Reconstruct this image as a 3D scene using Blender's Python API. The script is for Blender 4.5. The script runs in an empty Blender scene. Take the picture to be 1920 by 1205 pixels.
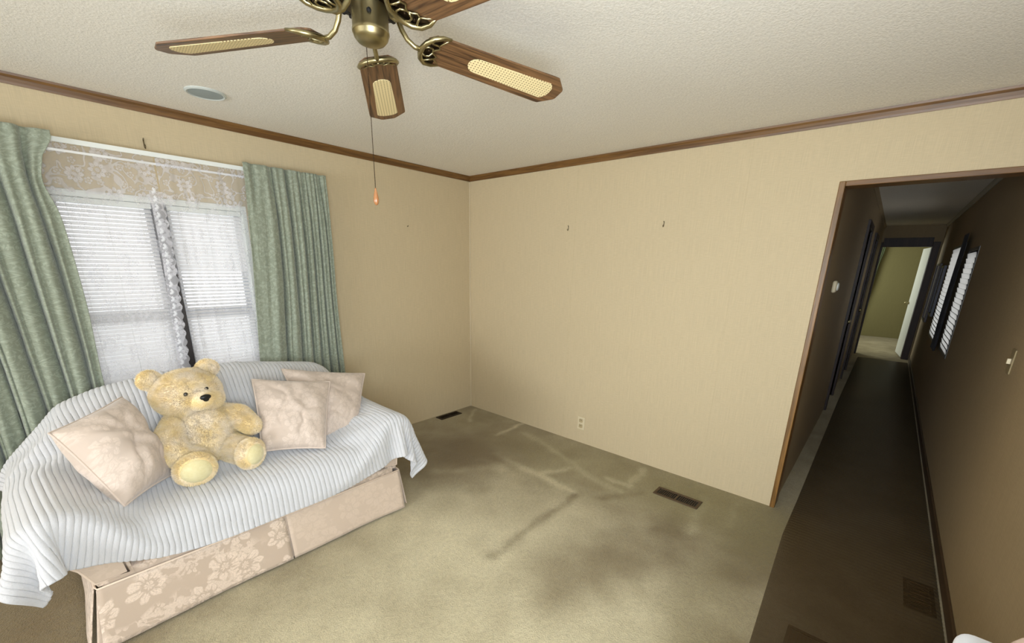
import bpy, bmesh, math, random
import numpy as np
from mathutils import Vector, Matrix
WORLD_STR, EXPOSURE = 1.35, 0.0
P_SIDE, P_FAR, P_NEAR, P_BED, P_BLIND = 22, 185, 118, 40, 4
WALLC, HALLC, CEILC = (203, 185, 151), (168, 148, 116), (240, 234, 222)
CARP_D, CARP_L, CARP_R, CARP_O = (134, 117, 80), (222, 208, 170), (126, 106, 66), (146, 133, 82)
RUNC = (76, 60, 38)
SOFC, PILC, CURC, BLAC = (191, 170, 150), (196, 178, 163), (136, 142, 124), (214, 213, 215)
BEAR1, BEAR2 = (240, 216, 160), (248, 232, 206)
DOORANG, PITCH = 6, -12
C = bpy.context.scene.collection
scene = bpy.context.scene
# ------------------------------------------------------------------ camera, world, light
cam_d = bpy.data.cameras.new('camera'); cam = bpy.data.objects.new('camera', cam_d); C.objects.link(cam)
cam_d.sensor_width = 36; cam_d.lens = 36*787/1920; cam_d.shift_x = -3/1920; cam_d.shift_y = 118.5/1920
cam_d.clip_start = .05
cam.matrix_world = Matrix(((0.66037377, 0.19414064, -0.7254074, -3.0052434), (-0.7505972, 0.19971017, -0.62985689, -3.2257808),
                           (0.02259042, 0.96042973, 0.27760478, 1.51729096), (0, 0, 0, 1)))
scene.camera = cam
world = bpy.data.worlds.new('world'); scene.world = world; world.use_nodes = True
wn = world.node_tree.nodes; bg = wn['Background']; bg.inputs[0].default_value = (1, .96, .92, 1); bg.inputs[1].default_value = WORLD_STR
vs = scene.view_settings; vs.view_transform = 'Standard'; vs.look = 'None'; vs.gamma = 1; vs.use_curve_mapping = False; vs.exposure = EXPOSURE
def area(name, loc, direction, sx, sy, power, col):
    l = bpy.data.lights.new(name, 'AREA'); l.shape = 'RECTANGLE'; l.size = sx; l.size_y = sy; l.energy = power; l.color = col
    o = bpy.data.objects.new(name, l); C.objects.link(o); o.location = loc
    o.rotation_euler = Vector(direction).to_track_quat('-Z', 'Y').to_euler(); return o
area('daylight_side_window', (-4.75, -3.69, 1.35), (0, 1, .35), 2.1, 1.1, P_SIDE, (.80, .91, 1))
area('fill_light_far', (-6.46, -1.9, 1.40), (1, 0, .2), 2.8, 1.3, P_FAR, (.88, .94, 1))  # unseen area lamp added behind the camera; the front wall has no window
area('fill_light_near', (-2.75, -3.66, 1.35), (.9, 1, -.12), 1.6, 1.1, P_NEAR, (.80, .91, 1))  # unseen area lamp added to brighten sofa and far corner; no window there
area('daylight_bedroom', (8.9, -1.66, 1.4), (0, -1, 0), 1.6, 1.2, P_BED, (.93, 1, .9))
area('daylight_blinds', (-2.42, .42, 1.5), (0, -1, -.15), 1.6, 1.6, P_BLIND, (.95, .97, 1))

# ------------------------------------------------------------------ helpers
def tag(o, label=None, cat=None, group=None, kind=None):
    if label: o['label'] = label
    if cat: o['category'] = cat
    if group: o['group'] = group
    if kind: o['kind'] = kind
    return o
def empty(name, loc, label, cat, group=None, rz=0):
    o = bpy.data.objects.new(name, None); C.objects.link(o); o.location = loc; o.rotation_euler = (0, 0, rz)
    o.empty_display_size = .1
    return tag(o, label, cat, group)
def link(name, me, mat=None, parent=None, smooth=False):
    o = bpy.data.objects.new(name, me); C.objects.link(o)
    if mat: me.materials.append(mat)
    if smooth:
        me.polygons.foreach_set('use_smooth', [True]*len(me.polygons))
    if parent:
        o.parent = parent
        M = world_matrix(parent)
        o.matrix_parent_inverse = M.inverted()
    return o
def world_matrix(o):
    m = Matrix.Translation(o.location) @ o.rotation_euler.to_matrix().to_4x4()
    if o.parent: return world_matrix(o.parent) @ o.matrix_parent_inverse @ m
    return m
def mesh(name, verts, faces, mat=None, parent=None, smooth=False, uv=None):
    me = bpy.data.meshes.new(name)
    me.from_pydata([tuple(map(float, v)) for v in verts], [], faces); me.update()
    if uv is not None:
        l = me.uv_layers.new(name='UVMap'); idx = np.zeros(len(me.loops), dtype=np.int32); me.loops.foreach_get('vertex_index', idx)
        l.data.foreach_set('uv', np.asarray(uv, dtype=np.float32)[idx].ravel())
    return link(name, me, mat, parent, smooth)
def frombm(name, bm, mat=None, parent=None, smooth=False):
    me = bpy.data.meshes.new(name); bm.to_mesh(me); bm.free(); return link(name, me, mat, parent, smooth)
def bx(bm, x0, x1, y0, y1, z0, z1, bev=0, seg=2, mtx=None):
    t = bmesh.new()
    bmesh.ops.create_cube(t, size=1)
    for v in t.verts: v.co = Vector(((x0+x1)/2+v.co.x*(x1-x0), (y0+y1)/2+v.co.y*(y1-y0), (z0+z1)/2+v.co.z*(z1-z0)))
    if bev: bmesh.ops.bevel(t, geom=t.edges[:], offset=bev, segments=seg, affect='EDGES', profile=.5)
    if mtx: bmesh.ops.transform(t, matrix=mtx, verts=t.verts[:])
    add(bm, t)
def add(bm, t):
    me = bpy.data.meshes.new('tmp'); t.to_mesh(me); t.free(); bm.from_mesh(me); bpy.data.meshes.remove(me)
def box(name, x0, x1, y0, y1, z0, z1, mat, parent=None, bev=0, smooth=False, seg=2, mtx=None):
    bm = bmesh.new(); bx(bm, x0, x1, y0, y1, z0, z1, bev, seg, mtx); return frombm(name, bm, mat, parent, smooth)
def tube(bm, pts, r, n=10, closed=False):
    pts = [Vector(p) for p in pts]; N = len(pts); rings = []; up = None
    for i, p in enumerate(pts):
        a = pts[(i-1) % N] if (closed or i > 0) else p; b = pts[(i+1) % N] if (closed or i < N-1) else p
        t = (b-a).normalized()
        if up is None:
            up = Vector((0, 0, 1)) if abs(t.z) < .9 else Vector((1, 0, 0))
        s = t.cross(up).normalized(); up = s.cross(t).normalized()
        rr = r[i] if isinstance(r, (list, tuple)) else r
        rings.append([bm.verts.new(p + (s*math.cos(k*2*math.pi/n) + up*math.sin(k*2*math.pi/n))*rr) for k in range(n)])
    M = N if closed else N-1
    for i in range(M):
        A, B = rings[i], rings[(i+1) % N]
        for k in range(n): bm.faces.new((A[k], A[(k+1) % n], B[(k+1) % n], B[k]))
    if not closed:
        bm.faces.new(rings[0][::-1]); bm.faces.new(rings[-1])
def tubeo(name, pts, r, mat, parent=None, n=10, closed=False):
    bm = bmesh.new(); tube(bm, pts, r, n, closed); bmesh.ops.recalc_face_normals(bm, faces=bm.faces[:]); return frombm(name, bm, mat, parent, True)
def lathe(bm, prof, n=40, c=(0, 0, 0)):
    rings = []
    for r, z in prof:
        rings.append([bm.verts.new((c[0]+max(r, 1e-4)*math.cos(2*math.pi*k/n), c[1]+max(r, 1e-4)*math.sin(2*math.pi*k/n), c[2]+z)) for k in range(n)])
    for A, B in zip(rings, rings[1:]):
        for k in range(n): bm.faces.new((A[k], A[(k+1) % n], B[(k+1) % n], B[k]))
    bm.faces.new(rings[0][::-1]); bm.faces.new(rings[-1])
def latheo(name, prof, c, mat, parent=None, n=40, smooth=True):
    bm = bmesh.new(); lathe(bm, prof, n, c); bmesh.ops.recalc_face_normals(bm, faces=bm.faces[:])
    o = frombm(name, bm, mat, parent, smooth)
    if smooth: autosm(o)
    return o
def autosm(o, ang=35):
    me = o.data; bm = bmesh.new(); bm.from_mesh(me)
    for e in bm.edges:
        if len(e.link_faces) == 2 and e.calc_face_angle(0) > math.radians(ang): e.smooth = False
    bm.to_mesh(me); bm.free(); return o
def gridfaces(nv, nu): return [[j*nu+i, j*nu+i+1, (j+1)*nu+i+1, (j+1)*nu+i] for j in range(nv-1) for i in range(nu-1)]
def gridmesh(name, P, mat, parent=None, uv=None, smooth=True):
    nv, nu = P.shape[:2]
    n = (nv-1)*(nu-1)
    me = bpy.data.meshes.new(name)
    j, i = np.meshgrid(np.arange(nv-1), np.arange(nu-1), indexing='ij')
    a = (j*nu+i).ravel(); F = np.stack([a, a+1, a+nu+1, a+nu], 1).astype(np.int32)
    me.vertices.add(nv*nu); me.vertices.foreach_set('co', P.reshape(-1).astype(np.float32))
    me.loops.add(n*4); me.loops.foreach_set('vertex_index', F.ravel())
    me.polygons.add(n); me.polygons.foreach_set('loop_start', np.arange(0, n*4, 4, dtype=np.int32))
    me.update(calc_edges=True)
    if uv is not None:
        l = me.uv_layers.new(name='UVMap'); l.data.foreach_set('uv', uv.reshape(-1, 2)[F.ravel()].astype(np.float32).ravel())
    me.validate()
    return link(name, me, mat, parent, smooth)
_rng = np.random.RandomState(7); _lat = _rng.rand(512, 512)
def vn(x, y, s=0):   # smooth lattice noise 0..1
    x = np.asarray(x, float)+s*17.3; y = np.asarray(y, float)+s*9.1
    xi = np.floor(x).astype(int); yi = np.floor(y).astype(int); fx = x-xi; fy = y-yi
    fx = fx*fx*(3-2*fx); fy = fy*fy*(3-2*fy)
    g = lambda a, b: _lat[a % 512, b % 512]
    return (g(xi, yi)*(1-fx)+g(xi+1, yi)*fx)*(1-fy)+(g(xi, yi+1)*(1-fx)+g(xi+1, yi+1)*fx)*fy
def fbm(x, y, s=0, o=4):
    t = 0; a = .5; n = 0
    for k in range(o): t = t+a*vn(x*2**k, y*2**k, s+k); n += a; a *= .5
    return t/n
def subsurf(o, l=2):
    m = o.modifiers.new('subsurf', 'SUBSURF'); m.levels = l; m.render_levels = l; return o

# ------------------------------------------------------------------ materials
def srgb(r, g, b):
    f = lambda c: (c/255/12.92) if c/255 <= .04045 else ((c/255+.055)/1.055)**2.4
    return (f(r), f(g), f(b), 1)
class NB:
    def __init__(s, name):
        s.m = bpy.data.materials.new(name); s.m.use_nodes = True; s.t = s.m.node_tree; s.N = s.t.nodes; s.L = s.t.links
        s.bsdf = s.N['Principled BSDF']; s.out = s.N['Material Output']
    def n(s, typ, **kw):
        x = s.N.new(typ)
        for k, v in kw.items():
            if k.startswith('i_'):
                k = k[2:]; inp = x.inputs[int(k)] if k.isdigit() else x.inputs[k.replace('_', ' ')]
                s.set(inp, v)
            else: setattr(x, k, v)
        return x
    def set(s, inp, v):
        if hasattr(v, 'is_linked') or isinstance(v, bpy.types.NodeSocket): s.L.new(v, inp)
        else: inp.default_value = v
    def math(s, op, a, b=0, c=0, clamp=False):
        x = s.N.new('ShaderNodeMath'); x.operation = op; x.use_clamp = clamp
        s.set(x.inputs[0], a); s.set(x.inputs[1], b); s.set(x.inputs[2], c); return x.outputs[0]
    def vm(s, op, a, b=(0, 0, 0)):
        x = s.N.new('ShaderNodeVectorMath'); x.operation = op; s.set(x.inputs[0], a)
        if op == 'SCALE': s.set(x.inputs['Scale'], b)
        else: s.set(x.inputs[1], b)
        return x.outputs[1] if op in ('LENGTH', 'DISTANCE') else x.outputs[0]
    def sep(s, v): return s.n('ShaderNodeSeparateXYZ', i_0=v).outputs
    def step(s, v, a, b):
        x = s.n('ShaderNodeMapRange', interpolation_type='SMOOTHSTEP'); s.set(x.inputs[0], v); s.set(x.inputs[1], a); s.set(x.inputs[2], b); return x.outputs[0]
    def mix(s, f, a, b):
        x = s.N.new('ShaderNodeMix'); x.data_type = 'RGBA'; s.set(x.inputs[0], f); s.set(x.inputs[6], a); s.set(x.inputs[7], b); return x.outputs[2]
    def noise(s, vec, scale, detail=3, rough=.5, dist=0):
        x = s.n('ShaderNodeTexNoise'); s.set(x.inputs['Vector'], vec); s.set(x.inputs['Scale'], scale); s.set(x.inputs['Detail'], detail)
        s.set(x.inputs['Roughness'], rough); s.set(x.inputs['Distortion'], dist); return x.outputs[0]
    def obj(s): return s.n('ShaderNodeTexCoord').outputs['Object']
    def uv(s): return s.n('ShaderNodeTexCoord').outputs['UV']
    def geo(s): return s.n('ShaderNodeNewGeometry').outputs['Position']
    def scale(s, v, k): return s.vm('MULTIPLY', v, k)
    def bump(s, h, strength=.3, dist=.005):
        x = s.n('ShaderNodeBump'); s.set(x.inputs['Strength'], strength); s.set(x.inputs['Distance'], dist); s.set(x.inputs['Height'], h)
        s.L.new(x.outputs[0], s.bsdf.inputs['Normal']); return x.outputs[0]
    def base(s, c, rough=.6, metal=0, spec=.5, sheen=0):
        s.set(s.bsdf.inputs['Base Color'], c); s.set(s.bsdf.inputs['Roughness'], rough); s.set(s.bsdf.inputs['Metallic'], metal)
        s.set(s.bsdf.inputs['Specular IOR Level'], spec); s.set(s.bsdf.inputs['Sheen Weight'], sheen); s.bsdf.inputs['Sheen Roughness'].default_value = .5
        return s
    def flower(s, v, sc, petals, r0=.30, amp=.10, rnd=.7):
        """returns (fill mask, outline mask) of flowers scattered at scale sc (2D)"""
        p = s.vm('SCALE', v, sc); p = s.vm('MULTIPLY', p, (1, 1, 0))
        vo = s.n('ShaderNodeTexVoronoi', voronoi_dimensions='2D', i_Vector=p, i_Scale=1.0, i_Randomness=rnd)
        d = s.vm('SUBTRACT', p, vo.outputs['Position']); x, y, _ = s.sep(d)
        ang = s.math('ARCTAN2', y, x); r = s.vm('LENGTH', s.n('ShaderNodeCombineXYZ', i_0=x, i_1=y).outputs[0])
        cs = s.math('ABSOLUTE', s.math('COSINE', s.math('MULTIPLY', ang, petals/2)))
        R = s.math('MULTIPLY_ADD', cs, amp, r0-amp*.5)
        q = s.math('DIVIDE', r, R)
        fill = s.math('SUBTRACT', 1, s.step(q, .9, 1.05))
        groove = s.step(cs, .15, .4)
        ring = s.math('ABSOLUTE', s.math('SUBTRACT', q, .38)); ring = s.step(ring, .05, .13)
        ray = s.step(s.math('ABSOLUTE', s.math('SINE', s.math('MULTIPLY', ang, petals*1.5))), .12, .4); ring = s.math('MULTIPLY', ring, s.math('MAXIMUM', ray, s.step(q, .62, .80)))
        petal = s.math('MULTIPLY', s.math('MULTIPLY', fill, groove), ring)
        outl = s.math('SUBTRACT', 1, s.step(s.math('ABSOLUTE', s.math('SUBTRACT', q, .92)), .08, .17))
        return fill, petal, outl, vo.outputs['Color']
    def contour(s, v, sc, w=.03, seed=0):
        h = s.noise(s.vm('ADD', v, (seed*3.1, seed*1.7, 0)), sc, 1.5, .5, .6)
        return s.math('SUBTRACT', 1, s.step(s.math('ABSOLUTE', s.math('SUBTRACT', h, .5)), w*.4, w))

def m_plain(name, c, rough=.5, metal=0, spec=.5):
    return NB(name).base(c, rough, metal, spec).m
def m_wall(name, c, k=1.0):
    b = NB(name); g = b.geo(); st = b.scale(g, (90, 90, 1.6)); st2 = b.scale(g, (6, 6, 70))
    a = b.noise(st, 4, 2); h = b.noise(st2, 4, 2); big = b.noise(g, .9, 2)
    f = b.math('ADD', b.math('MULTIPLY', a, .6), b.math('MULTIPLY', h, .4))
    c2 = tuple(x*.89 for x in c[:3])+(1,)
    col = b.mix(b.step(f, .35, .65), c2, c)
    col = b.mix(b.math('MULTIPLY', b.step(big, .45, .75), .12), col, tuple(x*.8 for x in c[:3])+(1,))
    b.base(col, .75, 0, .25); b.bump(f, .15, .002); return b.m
def m_wood(name, c1, c2, axis=0, rough=.4, sc=1.0):
    b = NB(name); o = b.obj(); k = [38*sc]*3; k[axis] = 2.2*sc; v = b.scale(o, tuple(k))
    n1 = b.noise(v, 1, 5, .6, .8); k2 = [150]*3; k2[axis] = 6; n2 = b.noise(b.scale(o, tuple(k2)), 1, 3)
    f = b.math('ADD', b.math('MULTIPLY', n1, .7), b.math('MULTIPLY', n2, .3))
    b.base(b.mix(b.step(f, .36, .62), c1, c2), rough, 0, .5); b.bump(f, .2, .001); return b.m
MWALL = m_wall('cream_wallpaper', srgb(*WALLC))
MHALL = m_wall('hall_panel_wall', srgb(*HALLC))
MOLIVE = m_wall('bedroom_wall_olive', srgb(134, 126, 86))
b = NB('textured_ceiling'); g = b.geo(); n1 = b.noise(g, 110, 3, .6); n2 = b.noise(g, 45, 2)
b.base(b.mix(b.step(n1, .3, .7), srgb(*[x-14 for x in CEILC]), srgb(*CEILC)), .9, 0, .1); b.bump(b.math('ADD', n1, b.math('MULTIPLY', n2, .6)), .45, .005); MCEIL = b.m
MOAK = m_wood('oak_trim', srgb(88, 58, 24), srgb(120, 84, 40), 0)
MOAKY = m_wood('oak_trim_cross', srgb(88, 58, 24), srgb(120, 84, 40), 1)
MOAKZ = m_wood('oak_trim_upright', srgb(100, 70, 30), srgb(142, 102, 50), 2)
MDARK = m_wood('dark_door_wood', srgb(40, 24, 20), srgb(58, 38, 30), 2, .5)
MBLADE = m_wood('fan_blade_oak', srgb(66, 44, 26), srgb(128, 92, 58), 0, .4, 1.5)
b = NB('antique_brass'); n1 = b.noise(b.obj(), 30, 2); b.base(b.mix(n1, srgb(146, 134, 98), srgb(176, 164, 124)), .34, 1); MBRASS = b.m
MBRASSD = m_plain('dark_bronze', srgb(58, 44, 30), .35, .9)
MBLACK = m_plain('black_gap', srgb(14, 12, 11), .6)
MWHITE = m_plain('white_enamel', srgb(228, 230, 224), .35)
MALU = m_plain('window_aluminium', srgb(190, 192, 198), .45, .2)
MPLATE = m_plain('ivory_plastic', srgb(214, 200, 168), .4)
MSTEEL = m_plain('hook_steel', srgb(110, 100, 78), .4, .8)
MREG = m_plain('bronze_register', srgb(86, 68, 48), .45, .5)
b = NB('window_glass'); b.base((.9, .95, 1, 1), .02); b.bsdf.inputs['Transmission Weight'].default_value = 1; b.bsdf.inputs['IOR'].default_value = 1.01; MGLASS = b.m
# cane insert with small dark openings
b = NB('woven_cane'); o = b.uv(); x, y, _ = b.sep(b.vm('SCALE', o, 2*math.pi/.0105))
h = b.math('MULTIPLY', b.math('SINE', x), b.math('SINE', y)); cx = b.step(b.math('SINE', x), .30, .62); cy = b.step(b.math('SINE', y), .30, .62)
hole = b.math('MULTIPLY', cx, cy); b.base(b.mix(hole, srgb(232, 212, 160), srgb(110, 84, 48)), .6); b.bump(b.math('SUBTRACT', 1, hole), .4, .001); MCANE = b.m

# carpet: vertex attribute 'wear' gives the brushed and stained patches and the painted sofa shade
b = NB('beige_carpet'); g = b.geo(); at = b.n('ShaderNodeAttribute', attribute_name='wear_shade'); r, gg, bl = b.n('ShaderNodeSeparateColor', i_0=at.outputs['Color']).outputs
fine = b.noise(g, 160, 3, .7); mid = b.noise(g, 45, 3, .6)
f = b.math('ADD', b.math('MULTIPLY', fine, .55), b.math('MULTIPLY', mid, .45))
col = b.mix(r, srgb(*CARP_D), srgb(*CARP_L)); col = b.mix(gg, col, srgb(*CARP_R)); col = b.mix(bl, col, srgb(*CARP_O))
col = b.mix(b.math('MULTIPLY', b.math('SUBTRACT', 1, b.step(f, .3, .66)), .5), col, b.mix(.5, col, srgb(50, 38, 20)))
b.base(col, .95, 0, .1, .25); b.bump(f, 1.0, .014); MCARPET = b.m
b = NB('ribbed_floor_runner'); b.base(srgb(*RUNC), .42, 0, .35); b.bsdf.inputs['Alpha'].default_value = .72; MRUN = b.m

# fabrics
def fabric_damask(name, c1, c2, sc=7.0, strength=1.0, useuv=True):
    b = NB(name); v = b.uv() if useuv else b.obj()
    w = b.n('ShaderNodeTexNoise', i_Vector=v, i_Scale=17.0, i_Detail=3.0); wv = b.vm('SCALE', b.vm('SUBTRACT', w.outputs['Color'], (.5, .5, .5)), .060)
    v2 = b.vm('ADD', v, wv)
    f1, p1, o1, cc = b.flower(v2, sc, 7, .36, .15); f2, p2, o2, _ = b.flower(b.vm('ADD', v2, (.37, .21, 0)), sc*2.3, 5, .30, .16)
    lv = b.contour(v2, sc*2.6, .085, 1); gate = b.step(b.noise(v, sc*.9, 1), .44, .52)
    m = b.math('MAXIMUM', b.math('MULTIPLY', p1, .95), b.math('MULTIPLY', b.math('MULTIPLY', b.math('MAXIMUM', p2, lv), .75), b.math('MULTIPLY', b.math('SUBTRACT', 1, f1), gate)))
    n = b.noise(v, 160, 3, .7); m = b.math('MULTIPLY', m, b.math('MULTIPLY_ADD', b.step(n, .35, .6), .5, .5)); m = b.math('MULTIPLY', m, strength, clamp=True)
    weave = b.noise(b.scale(v, (900, 260, 900)), 1, 1)
    b.base(b.mix(m, c1, c2), b.math('MULTIPLY_ADD', m, -.2, .75), 0, .3, .3)
    b.bump(b.math('ADD', b.math('MULTIPLY', m, 1.2), b.math('MULTIPLY', weave, .5)), .3, .0015); return b.m
MSOFA = fabric_damask('blush_damask', srgb(*SOFC), srgb(*[min(255, x+36) for x in SOFC]), 6.2)
MSOFA2 = fabric_damask('blush_damask_pale', srgb(*[x+8 for x in SOFC]), srgb(*[min(255, x+24) for x in SOFC]), 6.2, .55)  # paler copy of the damask with a weaker motif
MPIL = fabric_damask('pillow_damask', srgb(*PILC), srgb(*[min(255, x+18) for x in PILC]), 8.5, .8)
MPIP = m_plain('blush_piping', srgb(226, 204, 182), .8)
MGREEN = None
b = NB('sage_damask_curtain'); v = b.uv(); f1, p1, o1, _ = b.flower(v, 13, 6, .34, .2); lv = b.contour(v, 30, .10, 2); n = b.noise(v, 170, 3, .7); n2 = b.noise(v, 55, 3)
m = b.math('MAXIMUM', p1, lv); m = b.math('MULTIPLY', m, b.step(n2, .38, .6))
col = b.mix(b.math('MULTIPLY', m, .55), srgb(*CURC), srgb(*[x+34 for x in CURC])); col = b.mix(b.math('MULTIPLY', b.step(n, .45, .7), .3), col, srgb(*[x-26 for x in CURC]))
b.base(col, .8, 0, .25, .3); b.bump(b.math('ADD', m, n), .3, .0015); MGREEN = b.m
b = NB('plush_blanket'); v = b.uv(); n = b.noise(v, 420, 3, .7); n2 = b.noise(v, 60, 2)
b.base(b.mix(n, srgb(184, 182, 182), srgb(*BLAC)), .9, 0, .1, .6); b.bump(b.math('ADD', n, b.math('MULTIPLY', n2, .5)), .5, .003); MBLANK = b.m
# lace sheer
def lace(name, density, dens_f, swk=.7):
    b = NB(name); v = b.uv()
    f1, p1, o1, _ = b.flower(v, 7.5, 8, .24, .10, .8); f2, p2, o2, _ = b.flower(b.vm('ADD', v, (.4, .3, 0)), 15, 5, .22, .10, .9)
    sw = b.contour(v, 11, .035, 4); thread = b.noise(b.scale(v, (700, 700, 1)), 1, 0)
    pat = b.math('MAXIMUM', b.math('MAXIMUM', p1, b.math('MULTIPLY', o1, .8)), b.math('MAXIMUM', b.math('MULTIPLY', p2, .7), b.math('MULTIPLY', sw, swk)))
    al = b.math('MULTIPLY_ADD', pat, dens_f, density, clamp=True)
    al = b.math('ADD', al, b.math('MULTIPLY', b.math('SUBTRACT', thread, .5), .10), clamp=True)
    tr = b.n('ShaderNodeBsdfTransparent'); df = b.n('ShaderNodeBsdfDiffuse', i_0=srgb(236, 234, 238)); tl = b.n('ShaderNodeBsdfTranslucent', i_0=srgb(236, 234, 238))
    m1 = b.n('ShaderNodeMixShader', i_0=.45, i_1=df.outputs[0], i_2=tl.outputs[0]); m2 = b.n('ShaderNodeMixShader', i_0=al, i_1=tr.outputs[0], i_2=m1.outputs[0])
    b.L.new(m2.outputs[0], b.out.inputs[0]); return b.m
MLACE = lace('lace_sheer', .20, .26, .15); MLACE2 = lace('lace_sheer_valance', .26, .60); MLACEB = lace('lace_border_net', .5, .4)
def translucent(name, c, f, rough=.6):
    b = NB(name); df = b.n('ShaderNodeBsdfDiffuse', i_0=c); tl = b.n('ShaderNodeBsdfTranslucent', i_0=c); m = b.n('ShaderNodeMixShader', i_0=f, i_1=df.outputs[0], i_2=tl.outputs[0])
    b.L.new(m.outputs[0], b.out.inputs[0]); return b.m
MSLATH = translucent('hall_blind_slat', srgb(244, 244, 242), .8)
MSLAT = translucent('blind_slat', srgb(236, 234, 232), .42)
MMOTIF = translucent('lace_motif_thread', srgb(248, 248, 250), .35)
# ------------------------------------------------------------------ room shell
H = 2.3; HY0, HY1 = -3.72, -2.92; DZ = 1.966; HX = 7.34
def struct(o): o['kind'] = 'structure'; return o
def wall_along_x(name, y0, y1, x0, x1, z0, z1, holes, mat):
    bm = bmesh.new(); xs = sorted({x0, x1, *[h[0] for h in holes], *[h[1] for h in holes]})
    for a, b_ in zip(xs, xs[1:]):
        hs = sorted([h for h in holes if h[0] <= a and h[1] >= b_], key=lambda h: h[2]); z = z0
        for h in hs:
            if h[2] > z: bx(bm, a, b_, y0, y1, z, h[2])
            z = h[3]
        if z < z1: bx(bm, a, b_, y0, y1, z, z1)
    return struct(frombm(name, bm, mat))
WX0, WX1, WZ0, WZ1 = -2.87, -1.96, .72, 1.83
wall_along_x('wall_left', 0, .10, -6.5, .1, 0, H, [(WX0, WX1, WZ0, WZ1)], MWALL)
bm = bmesh.new(); bx(bm, 0, .10, HY1, 0, 0, H); bx(bm, 0, .10, HY0, HY1, DZ, H); struct(frombm('wall_back', bm, MWALL))
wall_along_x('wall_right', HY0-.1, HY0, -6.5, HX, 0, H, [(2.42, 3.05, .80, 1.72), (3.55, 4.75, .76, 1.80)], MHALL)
struct(box('wall_front', -6.6, -6.5, HY0-.1, .1, 0, H, MWALL))
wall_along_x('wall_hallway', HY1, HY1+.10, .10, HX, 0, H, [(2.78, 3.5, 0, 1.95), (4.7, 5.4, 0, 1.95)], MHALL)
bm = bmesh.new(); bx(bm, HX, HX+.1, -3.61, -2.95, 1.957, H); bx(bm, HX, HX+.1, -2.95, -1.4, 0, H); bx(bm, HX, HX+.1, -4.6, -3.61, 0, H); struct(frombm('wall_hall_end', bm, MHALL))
bm = bmesh.new(); bx(bm, 10.5, 10.6, -4.6, -1.5, 0, H); bx(bm, HX+.1, 10.5, -4.7, -4.6, 0, H); bx(bm, HX+.1, 10.5, -1.6, -1.5, 0, H); struct(frombm('wall_bedroom', bm, MOLIVE))
struct(box('ceiling', -6.6, 10.6, -4.7, .1, H, H+.08, MCEIL))
# panel seams and the corner bead
struct(box('trim_1', -.010, 0, -.010, 0, 0, 2.25, m_plain('corner_bead', srgb(206, 190, 158), .6), bev=.003))
bm = bmesh.new()
for y in (-1.22, -2.44): bx(bm, -.0015, 0, y-.010, y+.010, 0, 2.25, .0006)
struct(frombm('trim_2', bm, MWALL))

# carpet
xa = np.arange(-6.5, .70, .02); xb = np.arange(.70, 10.52, .1); X = np.concatenate([xa, xb]); Y = np.concatenate([np.arange(-4.6, -3.74, .1), np.arange(-3.72, .001, .02)])
GX, GY = np.meshgrid(X, Y); nz = lambda s, f: fbm(GX*f+40, GY*f+60, s)
warpx = GX+(nz(1, 3)-.5)*.22; warpy = GY+(nz(2, 3)-.5)*.22
def blob(cx, cy, rx, ry, ang=0, k=1.0):
    dx = warpx-cx; dy = warpy-cy; c, s = math.cos(ang), math.sin(ang); u = (dx*c+dy*s)/rx; v = (-dx*s+dy*c)/ry
    return k*np.exp(-(u*u+v*v)**1.5)
def stroke(pts, w, k=1.0, jag=.35):
    d = np.full(GX.shape, 1e9); wx = GX+(fbm(GX*9, GY*9, 5)-.5)*.07; wy = GY+(fbm(GX*9, GY*9, 6)-.5)*.07
    for (ax, ay), (bx_, by) in zip(pts, pts[1:]):
        vx, vy = bx_-ax, by-ay; t = np.clip(((wx-ax)*vx+(wy-ay)*vy)/(vx*vx+vy*vy), 0, 1); d = np.minimum(d, np.hypot(wx-ax-t*vx, wy-ay-t*vy))
    return 1.35*k*np.exp(-(d/w)**2)*(1-jag+jag*2*fbm(GX*12, GY*12, 8))
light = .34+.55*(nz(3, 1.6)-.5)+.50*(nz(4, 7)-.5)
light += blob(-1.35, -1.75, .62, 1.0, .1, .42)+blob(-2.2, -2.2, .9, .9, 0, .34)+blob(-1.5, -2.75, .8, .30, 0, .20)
for s, w, k in (([(-.02, -.76), (-.4, -.77)], .022, .55), ([(-.7, -1.04), (-.73, -1.31), (-.74, -1.53), (-.76, -1.73), (-.75, -1.82)], .035, .50), ([(-.7, -1.54), (-.59, -1.59), (-.47, -1.61)], .028, .45),
                ([(-.41, -1.92), (-.41, -2.08), (-.08, -2.07)], .028, .55), ([(-.19, -.94), (-.32, -1.42), (-.47, -1.78), (-.53, -2.08)], .035, .28), ([(-1.22, -.93), (-.94, -1.12), (-.85, -1.25)], .05, .45),
                ([(-.19, -2.55), (-.48, -2.59), (-.68, -2.61)], .03, .32), ([(-.12, -2.74), (-.42, -2.76)], .025, .25), ([(-.95, -.86), (-.86, -.9), (-.8, -1.2)], .04, .25), ([(-.05, -.12), (-.34, -.34)], .018, .3)): light += stroke(s, w, k)
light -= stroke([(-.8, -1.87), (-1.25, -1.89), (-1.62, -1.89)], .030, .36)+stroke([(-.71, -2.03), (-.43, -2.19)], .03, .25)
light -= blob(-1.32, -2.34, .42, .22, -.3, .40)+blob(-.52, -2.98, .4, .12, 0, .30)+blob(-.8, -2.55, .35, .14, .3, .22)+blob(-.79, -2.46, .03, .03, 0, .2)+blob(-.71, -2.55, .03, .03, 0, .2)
light -= blob(-1.1, -.75, .5, .45, 0, .30)+blob(-3.35, -.9, .45, 1.1, 0, .3)  # last blob paints the sofa's shade on the carpet to its left
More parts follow.
